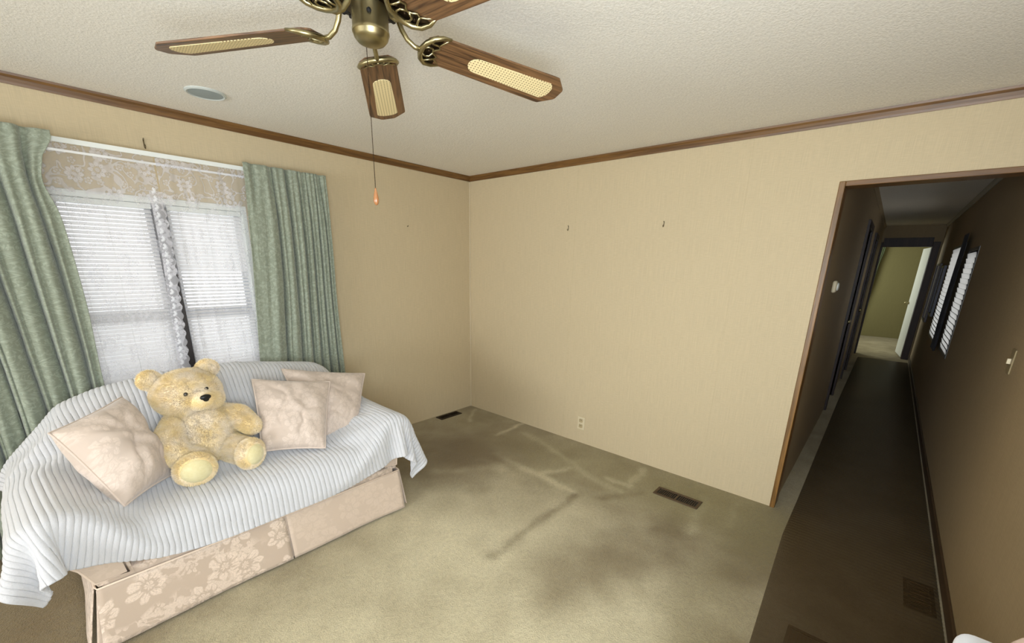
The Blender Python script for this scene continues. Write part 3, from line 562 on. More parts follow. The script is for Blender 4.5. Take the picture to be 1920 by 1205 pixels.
BLANKET = [-3094,-163,258,6,10,21,7,10,21,7,9,21,13,2,21,14,-6,19,11,-13,17,7,-17,17,6,-18,15,8,-15,18,16,-3,18,14,8,19,9,15,17,7,16,17,1,18,17,-3,18,17,12,8,20,5,-18,16,-8,-18,15,-12,-14,16,
-11,-11,18,13,-18,2,25,0,0,24,0,0,25,0,0,24,0,0,24,0,0,24,0,0,24,0,0,24,0,0,24,0,0,24,0,0,24,0,0,23,0,0,24,0,0,24,0,0,23,0,0,23,0,0,24,0,0,23,0,0,
23,0,0,23,0,0,23,0,0,23,0,0,22,0,0,23,0,0,23,0,0,22,0,0,22,0,0,23,0,0,22,0,0,23,0,0,22,0,0,22,0,0,22,0,0,22,0,0,22,0,0,22,0,0,23,0,0,22,0,0,
22,0,0,22,0,0,22,0,0,22,0,0,22,0,0,22,0,0,22,0,0,23,0,0,22,0,0,22,0,0,23,0,0,22,0,0,23,0,0,22,0,0,-18,13,0,1,14,-18,5,5,-22,10,-7,-19,11,-11,-17,18,2,-14,
7,18,-13,-5,21,-10,1,20,-11,11,18,-12,17,5,-15,9,-9,-19,-2,-11,-21,-5,-11,-21,-1,-11,-21,3,-12,-21,6,-11,-20,8,-10,-21,9,-10,-20,11,-9,-19,12,-8,-20,13,-5,-20,15,-4,-19,-16,-30,20,2,-1,0,-2,0,0,
-2,2,0,-7,8,1,-6,14,2,2,15,3,7,10,2,2,2,2,-3,-3,-3,-7,-12,0,1,-12,-1,5,-9,2,7,-5,0,11,-6,1,-1,-1,-1,-18,10,-4,5,30,3,23,11,3,17,-5,-1,7,-7,-3,-22,-1,10,-5,-12,4,
0,-2,-1,-1,6,1,0,3,-1,0,1,0,0,-3,1,0,-3,0,0,-2,0,0,-1,0,0,0,0,-1,1,0,1,1,0,0,0,0,-1,0,0,1,0,0,0,0,0,-1,0,0,0,0,0,0,0,0,0,0,0,0,0,0,
0,0,0,1,0,0,0,0,0,-1,0,0,1,0,0,0,0,0,0,0,0,0,0,0,0,0,0,0,0,0,0,0,0,0,0,0,1,0,0,0,0,0,0,-1,0,-1,0,0,1,-1,0,0,1,0,0,2,0,0,2,0,
0,2,0,0,4,-1,1,0,-1,0,0,1,-1,-2,0,1,-2,1,0,-3,0,-1,-4,0,1,1,0,-1,5,0,-10,12,-14,21,-1,-19,8,-4,1,14,-10,12,-14,-11,4,8,9,5,-15,19,3,-12,2,3,7,-1,-1,15,-9,-3,
0,-26,-6,-16,-16,-6,-13,-2,-2,-2,0,1,6,0,0,7,0,1,7,2,1,5,3,0,4,2,2,4,4,1,3,4,-1,2,5,1,2,3,1,0,4,0,-21,-26,23,6,-4,-2,7,-4,-1,3,-1,0,-2,0,-1,-6,3,1,
-10,8,1,-7,16,3,5,20,3,9,10,3,-3,-3,-2,-11,-14,-2,1,-11,0,0,-3,1,-1,3,-2,21,-21,0,-3,-1,0,-4,1,0,-7,20,1,9,29,3,15,3,-1,10,-1,3,0,0,-3,0,-3,-2,-7,-20,10,-2,-11,2,
0,1,-1,0,7,-1,-2,11,2,0,3,0,-1,-3,1,0,-5,1,0,-4,0,0,-3,0,-1,1,0,1,0,1,-1,1,0,1,0,0,0,0,0,0,0,0,0,0,0,0,0,0,0,0,0,0,0,0,0,0,0,-1,0,0,
1,0,-1,0,0,0,0,0,0,0,0,0,0,0,0,0,0,0,0,0,0,0,0,0,1,0,0,-1,-1,0,0,0,0,1,2,0,0,4,-1,-1,5,0,0,3,-1,0,2,0,0,-3,0,0,-7,-1,0,-10,0,-1,-4,1,
0,-2,0,1,2,1,-1,4,0,0,8,-1,-2,14,-5,-9,10,-14,-5,7,-7,6,-1,5,16,-21,10,6,-23,6,-15,-14,-5,23,22,5,-16,23,1,-6,-1,1,15,-2,-2,12,-26,-7,-14,-22,-6,-15,-3,-3,-4,0,1,3,0,0,
15,3,1,12,7,1,3,1,1,2,2,1,1,1,1,2,4,0,2,4,0,1,4,1,1,4,0,0,5,0,0,3,1,-28,-8,26,1,-6,0,3,-6,-2,7,-8,-2,9,-5,-2,8,-3,-2,1,1,1,-6,1,-1,-14,6,2,
-8,18,4,5,23,5,11,12,1,-11,-13,-3,-4,-23,-1,0,-2,1,1,-8,-5,27,-10,-2,-3,0,2,0,0,-1,-11,2,3,0,26,4,18,25,0,3,4,-1,-1,-2,3,5,6,-11,1,-1,0,-5,-14,9,-7,-17,11,2,-11,-3,
-1,-2,-2,-3,16,5,-1,8,0,1,0,0,-1,-4,1,0,-5,1,-1,-1,-1,1,-1,0,-1,1,0,0,0,0,1,0,0,0,0,0,0,0,0,0,0,0,0,0,0,-1,0,0,1,0,0,0,0,1,0,0,0,0,0,-1,
0,0,0,0,0,0,0,0,0,0,0,0,1,0,0,-1,0,0,1,2,-1,0,3,0,-1,3,0,0,1,0,0,-2,0,-2,-14,-3,0,-9,-1,0,0,0,1,5,2,0,9,2,0,10,-1,-1,9,-4,-4,9,-8,-2,6,-6,
0,2,-2,1,-5,3,9,-9,12,0,-23,-3,-4,-24,-4,-4,-4,-3,4,3,3,13,33,8,-14,16,-1,2,-1,2,20,-20,-6,-6,-29,-8,-17,-4,-3,-2,-1,0,6,0,0,17,14,2,14,8,2,-1,-1,-1,-5,-8,2,2,1,0,
2,4,0,3,6,0,1,5,1,0,4,0,0,5,0,-1,3,1,0,1,0,-1,1,-1,-30,2,27,0,-3,-1,0,-2,1,0,-4,-1,2,-6,0,5,-7,-2,11,-10,-3,14,-6,-2,8,2,-2,-8,-1,0,-15,3,1,-10,15,5,
5,26,5,6,14,1,-7,-31,-1,2,11,3,0,0,1,14,-22,-7,13,-14,-5,8,1,-5,-12,-1,4,-6,8,1,-2,-3,1,-3,11,13,2,5,1,0,3,-3,4,10,-5,4,19,-1,-1,4,4,0,-6,5,2,-19,-4,-3,-15,5,
-4,15,4,0,6,0,0,2,-1,0,-5,1,-1,-2,0,1,-1,0,0,0,1,-1,0,0,0,0,0,0,1,0,0,-1,0,0,0,0,1,0,-1,0,0,0,0,0,0,0,0,0,0,0,1,0,1,0,0,-1,-1,0,0,0,
1,0,0,-1,0,0,1,1,0,-1,2,0,-1,3,0,1,-3,-1,-3,-15,-4,1,-3,0,0,19,0,-1,11,-1,1,5,-1,-2,6,-1,1,1,-3,-1,-3,0,2,-5,1,3,-7,5,3,-7,3,0,-6,1,-4,-17,-9,-7,-13,-8,
0,0,0,8,9,8,7,13,6,-7,27,-1,-2,3,-1,13,-16,-1,0,-30,-12,-17,-10,-4,-1,0,0,14,3,1,14,18,3,12,13,2,-6,-14,-1,-6,-9,0,0,0,1,6,8,-1,4,9,1,1,6,1,0,3,0,0,2,0,
-1,3,0,0,0,1,1,-2,-1,-1,-5,0,-1,-10,-1,-30,4,27,0,-2,0,0,-3,-1,0,1,1,0,1,-1,0,-1,0,0,-2,0,0,-4,-1,9,-12,-1,17,-9,-4,20,-5,-4,-5,2,0,-18,-6,1,-10,9,3,3,26,6,
-8,7,6,0,-16,-2,0,15,1,-2,-4,1,9,-13,-2,20,-10,-8,6,-9,-2,-12,25,16,2,-8,-10,-7,-13,1,-1,9,8,1,4,2,2,-6,-6,0,-4,0,0,6,0,-1,13,8,2,4,-6,1,-8,4,0,-4,-1,0,4,3,
0,6,0,0,2,2,-1,0,1,1,2,0,0,0,0,1,0,0,-1,-1,0,1,1,0,-1,0,0,1,0,1,-1,0,0,1,0,0,-1,0,-1,2,0,0,-2,-1,0,2,1,1,-1,0,-1,0,1,0,0,-2,-1,0,-1,-2,
0,-4,0,2,-4,-1,-1,-2,-1,3,10,3,-2,-3,-8,2,-9,3,1,2,3,-1,-4,-3,1,-7,-4,-1,-5,-4,1,-4,-4,-1,-3,-3,0,3,5,-1,-3,-6,-1,-4,-5,4,18,19,1,1,1,4,18,4,0,8,-2,-3,-1,-4,
9,-9,2,-14,-22,-14,-6,-11,-7,11,14,6,12,3,3,11,15,2,2,8,1,-6,-17,-3,-8,-15,1,3,3,-1,6,8,0,5,14,1,1,5,1,0,-1,0,-1,0,0,0,2,0,0,0,0,0,-6,0,-3,-9,-1,-6,-11,-2,
-9,-9,-2,-8,-3,-1,-29,4,28,-1,-1,0,-1,-3,-1,0,-1,-1,1,0,1,0,0,0,0,3,-1,0,-1,1,-1,1,-1,1,0,0,-1,-5,0,17,-23,-8,25,-9,-6,-6,0,1,-8,-2,1,-3,2,1,-4,13,6,-8,0,6,
0,3,-1,-2,4,1,3,-2,-4,2,-6,-4,11,-13,-4,-2,8,11,5,9,-2,-4,0,9,-1,-4,-1,0,-6,-5,0,4,3,0,-1,0,2,-7,-7,1,9,5,1,-2,0,0,-1,-1,0,2,4,0,-3,-2,0,2,1,0,0,0,
-1,-2,0,1,-1,0,-1,1,0,1,-1,0,-1,1,0,1,-1,0,-1,1,0,2,0,0,-1,0,0,1,0,0,-1,0,1,2,0,-1,-1,1,0,1,-1,1,0,0,0,1,1,-1,0,-1,-1,0,0,-2,0,-1,1,0,-2,-4,
0,4,3,2,4,5,0,-2,-5,0,-9,-6,1,0,0,0,1,1,1,1,2,0,1,1,1,2,1,0,-5,-6,1,6,8,0,0,0,1,-6,-14,5,13,7,1,1,10,-2,-5,-3,-9,-2,-10,-2,-7,-7,18,8,10,5,7,3,
-5,-7,-5,-2,3,-4,-3,-8,-2,-8,-7,-3,3,7,0,10,13,0,8,16,9,4,8,3,0,-8,1,1,2,1,0,0,0,0,-3,0,-2,-8,-1,-7,-12,-3,-10,-9,-2,-7,-5,-2,-2,0,0,2,1,0,3,1,1,-29,5,28,
2,3,0,-2,-5,-1,0,0,0,-1,0,-1,-1,-1,0,1,-3,1,0,0,-1,0,-3,0,0,-5,-1,1,-6,-2,-1,4,1,1,0,0,16,-14,-6,17,-11,-6,-4,-1,1,-11,4,4,6,-2,-3,-3,4,5,-4,1,4,-1,2,2,
0,0,0,2,-2,-3,1,-5,-4,0,6,8,5,-4,-7,-1,1,4,0,5,6,0,-3,-3,0,1,1,0,1,1,1,-2,-1,1,-2,-4,0,4,4,0,-4,-3,1,3,4,-1,-1,1,1,0,0,1,0,1,0,1,0,0,-1,0,
0,1,0,0,-1,0,1,2,0,1,-1,0,-1,0,0,0,0,0,0,0,1,1,0,-1,0,1,1,0,-1,0,1,1,-1,0,-1,0,0,0,-1,0,0,0,1,1,0,0,-2,-3,1,3,3,1,-5,-5,0,0,0,0,2,2,
1,1,2,0,0,0,0,0,-1,0,0,1,1,1,0,-1,-1,0,1,0,-1,0,-3,-4,1,4,3,1,1,3,1,-2,-3,1,-6,-9,-1,1,-3,8,4,6,1,1,1,-6,-6,-7,-5,-3,-4,2,1,1,1,0,0,-2,-1,-1,
11,8,6,6,15,7,2,1,3,-1,-4,-3,0,-1,0,1,4,0,-3,-7,-3,-2,-4,-1,-1,-2,-1,-9,-7,-1,1,2,0,8,7,1,4,4,1,3,3,0,4,11,0,2,0,0,3,-18,3,-16,-2,3,-4,10,7,-6,0,3,
-4,-2,4,0,1,2,-2,-1,0,2,-1,-1,1,-2,-1,-1,2,1,0,4,1,0,4,2,0,2,1,1,1,0,0,-2,-1,10,-20,-8,15,-12,-7,1,2,-2,-3,3,0,-3,-4,2,-2,1,3,2,0,-2,-1,0,-1,2,-1,-2,
0,-1,1,-1,0,-1,1,0,-1,0,0,0,1,0,0,0,1,-1,1,-1,0,-1,0,-1,1,0,0,0,0,1,0,0,-1,0,0,1,1,-1,-1,-1,0,1,0,0,0,-1,0,0,1,0,0,1,0,0,0,1,0,0,-2,0,
-1,1,0,1,0,0,0,0,0,1,0,0,-1,0,0,0,-1,0,1,0,0,-1,0,1,0,1,0,1,0,0,0,0,-1,0,0,0,0,1,-1,0,-1,0,0,1,0,0,0,0,1,0,0,0,0,0,0,0,0,1,0,1,
0,0,-1,0,-1,0,1,1,1,0,0,0,0,0,0,1,-1,1,0,1,-1,-1,0,0,0,-1,0,2,1,2,0,0,0,0,-1,1,-2,1,-2,1,1,0,5,3,4,7,10,8,9,11,7,0,-1,-1,0,-8,-5,-12,0,-7,
2,-4,3,2,-3,2,0,-2,0,1,-1,1,0,2,-1,0,-1,-1,7,7,1,1,3,0,-2,-2,-1,2,3,0,1,2,0,0,-5,0,-4,7,-3,20,-26,-12,9,11,0,0,5,-1,-1,3,0,-3,2,1,-3,-5,0,-8,0,4,
-1,-6,2,-4,-4,1,-6,-10,-1,-3,-1,2,-3,-1,2,-3,0,2,-4,1,3,-2,3,3,0,10,4,-4,0,3,0,-8,2,3,-8,-2,8,-2,-5,2,-2,-5,-1,-1,0,1,0,0,-1,0,0,0,1,0,1,-1,0,0,0,2,
0,0,-1,0,0,0,0,-1,1,0,0,-1,0,1,1,0,-1,-1,0,1,0,1,-1,1,-1,0,-1,0,0,0,1,0,0,-1,0,0,1,0,0,0,0,0,0,1,0,1,-1,1,-1,1,-1,1,-1,0,-1,1,0,1,-1,0,
0,1,0,0,-1,0,1,1,0,-1,-1,0,1,0,0,1,-1,0,-1,1,0,0,1,1,0,0,-1,1,-1,1,0,1,-1,0,0,0,0,0,0,1,0,0,0,0,0,0,0,0,0,0,-1,0,0,1,0,0,0,0,0,0,
1,0,0,0,0,0,0,1,-1,0,-1,0,1,-1,0,1,1,0,-2,0,-1,2,1,1,-2,1,-3,7,3,7,2,3,1,-6,2,-4,-5,-4,-6,-7,0,-7,-6,4,-3,-6,3,-2,4,4,2,-8,5,-9,-4,5,-4,0,5,0,
5,9,6,7,0,7,-2,-2,-1,-5,-4,0,-2,-4,0,-1,-4,1,-2,-4,-1,-1,-2,1,0,0,0,4,-3,3,32,-13,-12,-6,-10,2,-9,-7,1,-8,-5,1,-11,-4,0,-5,1,3,6,-2,-2,-4,4,0,7,3,-3,9,7,-3,
3,0,-3,2,1,-1,0,0,-1,1,-1,-1,0,0,0,-2,-2,1,-2,-1,1,-4,-3,2,-4,-1,4,-5,-5,3,-6,-3,9,1,1,1,1,0,-1,0,0,0,1,-1,-1,-1,0,0,0,0,-2,1,0,1,0,2,0,1,0,-1,
-1,0,0,1,0,-1,0,0,0,0,0,-1,0,0,0,0,0,0,1,-1,0,-1,0,0,1,0,0,0,0,1,0,0,1,-1,0,0,0,0,-1,1,0,1,-1,0,0,1,-1,0,0,1,0,-1,-1,0,1,1,0,0,-1,0,
1,1,0,-1,0,0,-1,-1,0,1,1,0,1,0,0,0,0,0,-1,1,-1,1,0,0,0,1,1,0,0,-1,0,0,0,0,0,0,0,0,0,0,0,0,1,0,0,0,0,0,0,-1,0,0,0,0,0,0,1,0,-1,0,
1,-1,1,0,0,-1,0,-2,1,2,3,-1,1,-1,1,-1,2,-2,-7,4,-7,-2,3,0,0,0,-1,-1,2,-1,2,-2,2,3,-2,2,4,-1,2,5,-1,2,3,-1,2,-1,-1,0,0,1,0,0,1,0,-11,8,-8,-5,10,-1,
-11,12,-3,-11,13,-2,0,8,-2,0,4,-1,0,1,-1,-3,-4,1,-1,-2,-1,0,-40,-7,-4,1,0,-1,1,0,1,0,1,7,0,0,-4,-1,-1,-3,0,1,1,0,-1,-1,1,0,-1,2,2,-1,0,1,0,-1,-1,1,0,0,
0,1,0,0,-1,-1,1,0,-1,1,0,-1,2,0,-2,2,-1,-2,1,1,-1,1,0,-2,-1,0,0,0,0,0,0,0,0,-1,0,0,0,1,-1,0,-1,0,-1,0,0,0,0,-1,-1,0,1,1,1,0,0,0,0,-1,0,1,
1,-1,0,-1,1,-1,1,-1,0,-1,0,1,1,1,0,0,-1,-1,-1,1,0,0,0,-1,1,-1,0,-1,0,0,0,1,0,1,0,1,-1,0,-1,0,0,1,1,0,0,-1,0,0,0,0,0,-1,-1,-1,1,0,0,0,0,0,
-1,0,0,0,1,0,1,0,1,0,0,0,-1,0,1,0,-1,-1,1,0,0,-1,0,1,0,1,-1,1,0,1,0,0,0,-1,0,-1,1,0,1,0,0,-1,-1,0,1,1,-1,-1,0,0,0,0,0,0,-1,1,0,0,0,-1,
-1,-1,2,-2,1,-1,2,-2,3,0,0,0,-1,1,0,3,2,2,2,0,2,2,0,2,2,1,0,1,-1,1,0,0,1,1,0,1,-2,2,-1,-2,-1,0,-6,-2,-7,1,0,0,3,0,1,-3,-2,1,0,-1,1,-11,6,-1,
-11,7,-1,-7,8,-2,-3,10,-2,-1,7,-1,-2,-39,-6,0,0,0,4,-1,0,2,0,-1,-5,0,0,0,1,1,-2,0,0,-1,0,1,-1,0,0,1,-1,-1,2,1,-2,1,0,-1,0,1,-1,1,-1,-1,0,0,0,1,0,0,
1,1,-1,0,0,-1,1,1,0,-1,0,0,-1,-1,-1,1,1,-1,-1,0,-1,0,1,-1,0,0,-1,1,0,0,-1,0,-1,0,0,0,0,1,1,0,1,-1,0,0,0,-1,-1,-1,0,1,-1,0,1,0,0,-1,0,-1,1,0,
0,0,-2,0,-1,0,-1,1,1,1,-2,1,0,1,0,-1,0,0,1,0,1,-1,-1,0,0,0,-1,0,0,1,0,0,-1,-1,0,0,1,0,0,0,0,0,0,1,1,0,0,-1,0,0,-1,1,0,2,-1,-1,0,-1,1,-1,
0,0,1,1,0,0,0,0,0,-1,1,0,1,0,0,0,-1,0,-1,0,0,0,0,0,1,0,1,-1,0,-1,1,0,0,0,0,0,0,0,0,0,0,1,-1,-1,-1,1,0,1,-1,0,0,3,-3,5,3,0,4,-6,1,-4,
2,0,2,1,-1,0,-1,0,0,0,0,0,0,0,-1,-1,1,0,-1,0,-1,1,0,0,0,0,1,5,-1,4,3,-1,1,0,1,1,-6,-1,-1,-2,0,-1,12,2,-1,1,0,-1,-4,-2,1,-4,0,1,-7,1,0,-6,1,0,
-6,3,-1,-1,-40,-6,3,0,0,0,1,-1,-2,0,1,-1,0,0,1,0,-1,-4,0,1,-1,0,1,0,0,0,-1,0,0,-3,0,3,1,0,-1,2,0,-2,1,0,-1,0,0,0,-3,1,1,-3,1,2,-2,0,2,3,-1,-4,
9,5,-12,7,7,-11,0,4,-4,0,2,-2,0,0,0,1,0,-1,-1,1,0,-1,-3,2,-1,5,-4,-1,-1,0,0,-1,1,-1,0,0,0,1,1,0,-1,0,0,0,0,0,1,-1,0,-1,0,-1,-3,4,-1,1,-2,0,2,-2,
0,0,-1,-1,-1,1,0,0,0,0,0,-1,0,0,1,0,0,0,0,0,0,0,0,0,0,0,0,0,0,0,-1,1,0,1,-1,-1,-1,1,1,0,1,0,0,1,-1,0,-3,3,0,-7,6,-2,5,-5,-1,4,-3,0,0,0,
0,-1,1,0,0,0,0,0,0,0,0,0,1,0,0,-1,0,-1,0,0,1,0,0,0,0,1,-1,-1,0,0,0,0,-1,1,0,1,0,0,0,-1,0,0,0,1,1,1,-6,5,10,-9,15,9,-5,13,1,1,1,-3,-2,-3,
-4,0,-3,-4,0,-2,1,-1,1,0,0,1,1,1,1,2,0,2,-1,-1,-1,-1,1,-1,-4,0,-2,0,0,-1,-4,-1,0,-2,0,0,7,0,1,5,1,-1,1,0,-1,-3,-1,1,-4,0,0,-3,0,0,1,-40,-6,-1,0,0,
-1,0,0,-3,1,0,1,0,0,2,0,0,0,0,0,0,0,-1,-10,1,7,1,0,-1,5,0,-5,-1,-1,0,-6,1,5,-7,4,5,-3,1,2,5,-2,-4,10,1,-12,11,8,-15,4,9,-10,-1,4,-2,1,0,0,-1,-4,2,
0,-2,1,0,-1,0,-6,-7,7,1,0,-1,0,13,-9,1,-4,1,0,-1,1,0,-1,0,-1,-1,1,0,-1,0,0,1,0,-1,0,-1,0,-2,2,-2,-5,5,1,2,-3,-1,5,-3,1,0,-1,-1,-1,1,0,-1,1,0,-1,0,
0,0,1,0,0,-1,0,0,0,0,0,1,0,0,0,0,0,0,0,0,0,0,-1,-1,0,1,1,0,-1,0,1,1,0,-1,1,-1,0,6,-3,1,2,-1,0,-14,12,1,-5,4,-4,7,-7,-1,5,-5,-1,0,-1,1,0,1,
0,-1,0,0,0,0,0,1,1,0,0,-1,-1,0,0,1,0,0,0,0,0,0,1,-1,-1,2,-2,0,-2,2,2,-2,2,-2,4,-3,0,6,-2,0,4,-2,0,-6,3,8,-12,15,12,-8,18,8,2,7,0,0,-1,-7,-2,-4,
-8,-3,-6,2,0,3,-5,-1,-4,3,0,2,-6,1,-3,3,-1,1,-4,-1,0,-1,1,-1,1,0,1,-2,0,-1,2,0,0,4,0,1,2,1,-1,-1,-1,0,-4,0,1,-1,-39,-5,-1,0,-1,-3,0,1,-1,0,-1,2,1,0,
-4,0,1,-2,1,0,5,2,-3,4,-2,-2,-5,-1,3,-11,4,9,-7,4,6,2,-2,-2,12,-2,-12,12,7,-17,4,12,-11,2,7,-4,-1,-1,0,0,-4,1,1,-5,2,-1,-3,1,-1,-2,2,-4,-6,6,-4,-6,6,5,13,-12,
-2,10,-6,2,-7,3,-1,-2,2,0,-2,0,-1,0,1,1,0,-1,0,0,0,0,0,0,0,-2,2,-3,-5,4,1,1,-1,-1,8,-6,0,0,0,0,-2,1,0,-1,1,0,-1,-1,0,1,1,0,0,-1,0,-1,1,0,0,0,
0,0,0,0,0,0,0,0,0,0,0,0,0,0,1,0,1,-1,1,0,0,-1,-1,1,1,-2,1,0,1,-1,-1,7,-4,3,7,-3,-3,-8,5,3,-16,16,-1,2,-3,-4,6,-7,-1,3,-4,0,1,0,0,-1,1,0,-1,-1,
1,1,0,0,1,0,-1,-1,-1,0,1,0,1,0,1,0,0,0,0,3,-3,-1,2,-1,2,-11,8,-2,4,-4,-2,7,-3,1,7,-3,1,6,-2,0,1,0,4,-12,11,9,-17,18,13,1,12,5,5,3,-9,-1,-7,-9,-7,-5,
1,-1,3,-6,-1,-2,-4,-1,-2,0,2,0,-1,0,0,-2,-1,0,-1,0,0,1,0,0,3,-1,0,3,0,0,0,0,0,0,0,0,0,-40,-5,-2,0,0,0,1,0,2,-1,1,-1,0,-1,8,3,-2,2,0,0,-20,0,6,
-5,2,2,-3,3,3,6,-5,-5,11,14,-19,8,12,-15,2,4,-4,-1,-3,3,1,-7,1,-2,-6,3,0,-2,2,0,-2,1,-1,1,0,-2,-4,4,-6,-5,7,2,1,-2,2,19,-16,-1,4,-2,2,-11,4,-1,-3,3,1,-1,0,
-1,1,1,1,0,-2,-1,0,1,0,0,0,0,-2,1,-3,-4,5,1,0,1,1,8,-9,-2,3,-2,1,-3,1,-1,-3,3,0,1,-1,1,0,1,0,0,-1,0,0,1,0,-1,0,0,1,0,0,-1,-1,0,0,1,0,1,-1,
0,0,0,1,-1,1,-1,0,0,0,1,-1,1,0,0,-1,-1,2,1,-2,2,0,1,-1,-1,5,-5,3,9,-3,0,1,-1,2,-11,14,3,-15,14,-7,4,-10,-3,5,-8,0,2,-1,0,-1,0,0,-1,1,0,0,-1,0,1,1,
1,0,-1,-1,0,0,0,0,0,0,0,1,0,2,-1,0,8,-6,3,-7,7,2,-9,9,-5,5,-8,0,-2,7,-2,6,-7,0,7,-6,1,3,7,-4,0,-8,10,-8,14,11,-14,15,2,9,1,-4,-1,-6,-8,-7,-1,5,0,4,
0,-1,0,-1,-1,0,-2,0,-1,-3,0,0,-4,-1,1,-2,0,-1,3,-1,0,3,1,0,0,-1,0,0,-40,-5,0,0,1,1,0,-1,6,2,-1,5,1,1,-10,-2,1,-13,3,-2,13,-2,-2,-6,1,1,12,10,-15,-6,7,4,
2,-12,2,-2,-7,9,-1,0,0,-1,0,3,1,2,-7,1,0,-3,0,0,-1,-9,5,12,0,-5,-8,-2,0,3,8,12,-18,-2,18,-13,3,-11,5,1,-10,5,-1,-1,2,1,0,-1,-1,2,-1,1,0,-1,0,0,1,0,0,-1,
0,-2,2,-3,-3,4,-1,-2,2,3,8,-8,-3,7,-5,2,-4,2,0,-3,2,0,0,0,0,-1,1,0,1,-1,0,0,0,-1,0,0,1,0,0,-1,0,-1,1,0,1,0,-1,0,0,1,0,0,0,0,0,0,0,0,-1,2,
0,1,-1,0,1,-1,1,-1,0,0,-2,2,0,-2,3,1,1,-1,-1,4,-4,2,8,-5,0,-1,0,-6,-7,6,7,-12,19,-1,0,-3,-4,3,-8,0,3,-3,0,1,-1,0,-1,1,1,0,0,-1,0,0,0,0,0,1,0,0,
0,-1,0,0,0,1,0,-1,1,-1,3,-2,1,5,-5,5,-6,12,-1,-1,6,-1,-3,-3,1,-1,8,2,7,-1,-1,-6,0,1,-1,3,-4,13,-10,-1,-5,-2,5,-7,8,0,5,-1,-2,0,-2,-13,-8,4,0,1,0,2,0,1,
4,-2,0,4,0,-1,1,0,1,-2,0,0,0,-1,0,2,1,-1,0,-41,-4,3,2,-1,5,0,1,-4,0,0,-15,2,-2,-6,1,0,12,-3,1,8,7,-6,-1,4,-1,-11,-9,16,12,-1,-13,-4,-1,11,-2,1,2,1,0,-5,
1,-1,-7,-1,-1,8,-12,10,13,1,-1,-6,9,-5,-22,-4,16,-7,5,7,-15,-1,-5,5,4,-13,7,0,-1,2,0,1,-1,1,1,-2,-1,1,-1,1,-1,0,-1,1,0,0,0,-1,0,-1,2,-2,-3,3,-1,-2,4,3,6,-8,
-4,9,-8,1,-2,1,1,-4,3,0,-2,2,1,0,0,0,1,-1,-1,1,-1,1,0,0,0,-1,0,0,0,1,0,0,0,0,1,0,0,-1,0,0,-1,0,0,1,0,0,0,0,1,-1,0,0,-1,1,-1,2,-1,0,1,-1,
0,0,1,1,-3,1,0,-2,4,1,-1,0,-1,4,-3,1,6,-5,7,10,-4,-9,-12,7,3,-14,19,1,0,0,-3,2,-6,-2,1,-4,1,1,0,0,0,-1,0,0,1,1,0,0,-1,0,0,1,0,1,0,-2,0,1,0,2,
0,-1,2,0,0,2,1,0,1,1,3,-6,4,0,15,-1,-3,9,-5,1,-18,5,3,9,1,2,0,-4,-3,-4,3,-1,2,-4,7,-7,0,-5,1,6,-1,3,7,3,-3,0,0,0,-15,-8,4,-7,1,1,-4,0,0,2,0,0,
4,-1,0,4,0,0,1,-1,0,0,-40,-3,2,0,0,-6,1,0,-11,2,-2,1,-1,0,17,0,-2,-3,4,1,-11,-4,7,17,0,-6,-1,1,-1,-11,-1,13,3,1,-9,2,-1,-2,-1,-2,4,-8,7,14,0,4,-11,12,-8,-16,
-7,8,-13,0,4,0,4,-10,7,0,-1,2,0,1,-1,1,1,-2,-1,0,-2,1,1,-1,-1,0,0,1,1,-1,0,1,-1,0,0,-1,-1,0,1,-1,-3,3,-2,-1,4,3,4,-7,-2,11,-10,0,-1,0,2,-5,5,0,-3,2,
0,0,0,-1,1,-1,0,1,-1,1,-1,0,-1,0,0,1,0,1,0,0,0,0,1,-1,0,-1,0,0,0,1,0,0,0,0,0,0,0,1,-1,0,0,1,0,-2,2,1,-1,0,0,2,-1,0,1,-1,0,0,0,0,-2,1,
0,-2,3,1,-1,1,0,1,-2,1,8,-7,9,12,-4,-8,-8,4,-3,-19,20,2,0,3,-1,1,-3,-1,1,-4,-1,0,0,1,-1,0,0,0,0,0,0,1,0,-1,1,1,1,1,0,-1,1,0,0,1,0,-2,2,-1,0,7,
0,0,2,0,1,1,1,2,-10,5,1,17,1,-1,0,-11,-1,-17,7,-1,8,5,2,3,-17,0,-7,12,3,1,-4,-3,-2,12,2,0,1,-2,0,8,5,-4,-3,-2,1,-9,-4,3,-10,-2,0,-4,1,1,2,-1,0,4,0,0,
1,-40,-3,-4,0,1,-7,1,-2,2,0,1,8,-1,1,-4,2,2,15,1,-6,-1,1,1,-16,-3,7,0,0,0,10,1,-10,-3,-1,8,-6,3,6,-1,5,-8,4,-3,-3,-2,-2,-3,0,2,-5,6,-5,8,-2,1,-5,0,0,-3,
0,1,-1,0,0,-2,-1,1,-1,1,1,-1,-1,0,-1,1,1,-2,-1,1,-1,0,-1,2,0,1,-3,-1,-2,3,-2,-1,4,3,3,-6,-1,10,-11,-2,3,-1,2,-6,4,0,-4,3,0,-1,1,0,1,-1,1,1,-1,0,0,0,
0,1,0,0,0,0,0,-1,0,-1,0,-1,1,0,1,0,1,-1,-1,0,0,1,-1,1,0,0,0,0,1,0,0,0,-1,0,-1,1,1,-1,1,0,0,0,0,0,-1,0,2,0,0,-1,1,1,-1,1,0,-2,2,0,-1,2,
0,0,-1,1,6,-6,10,15,-7,1,2,1,-11,-24,19,3,-6,12,-3,1,-5,-1,1,-4,0,1,-2,0,-1,1,0,0,1,0,0,1,0,-1,2,0,0,1,1,-1,3,0,1,3,-1,-1,3,0,0,1,-1,0,0,1,0,3,
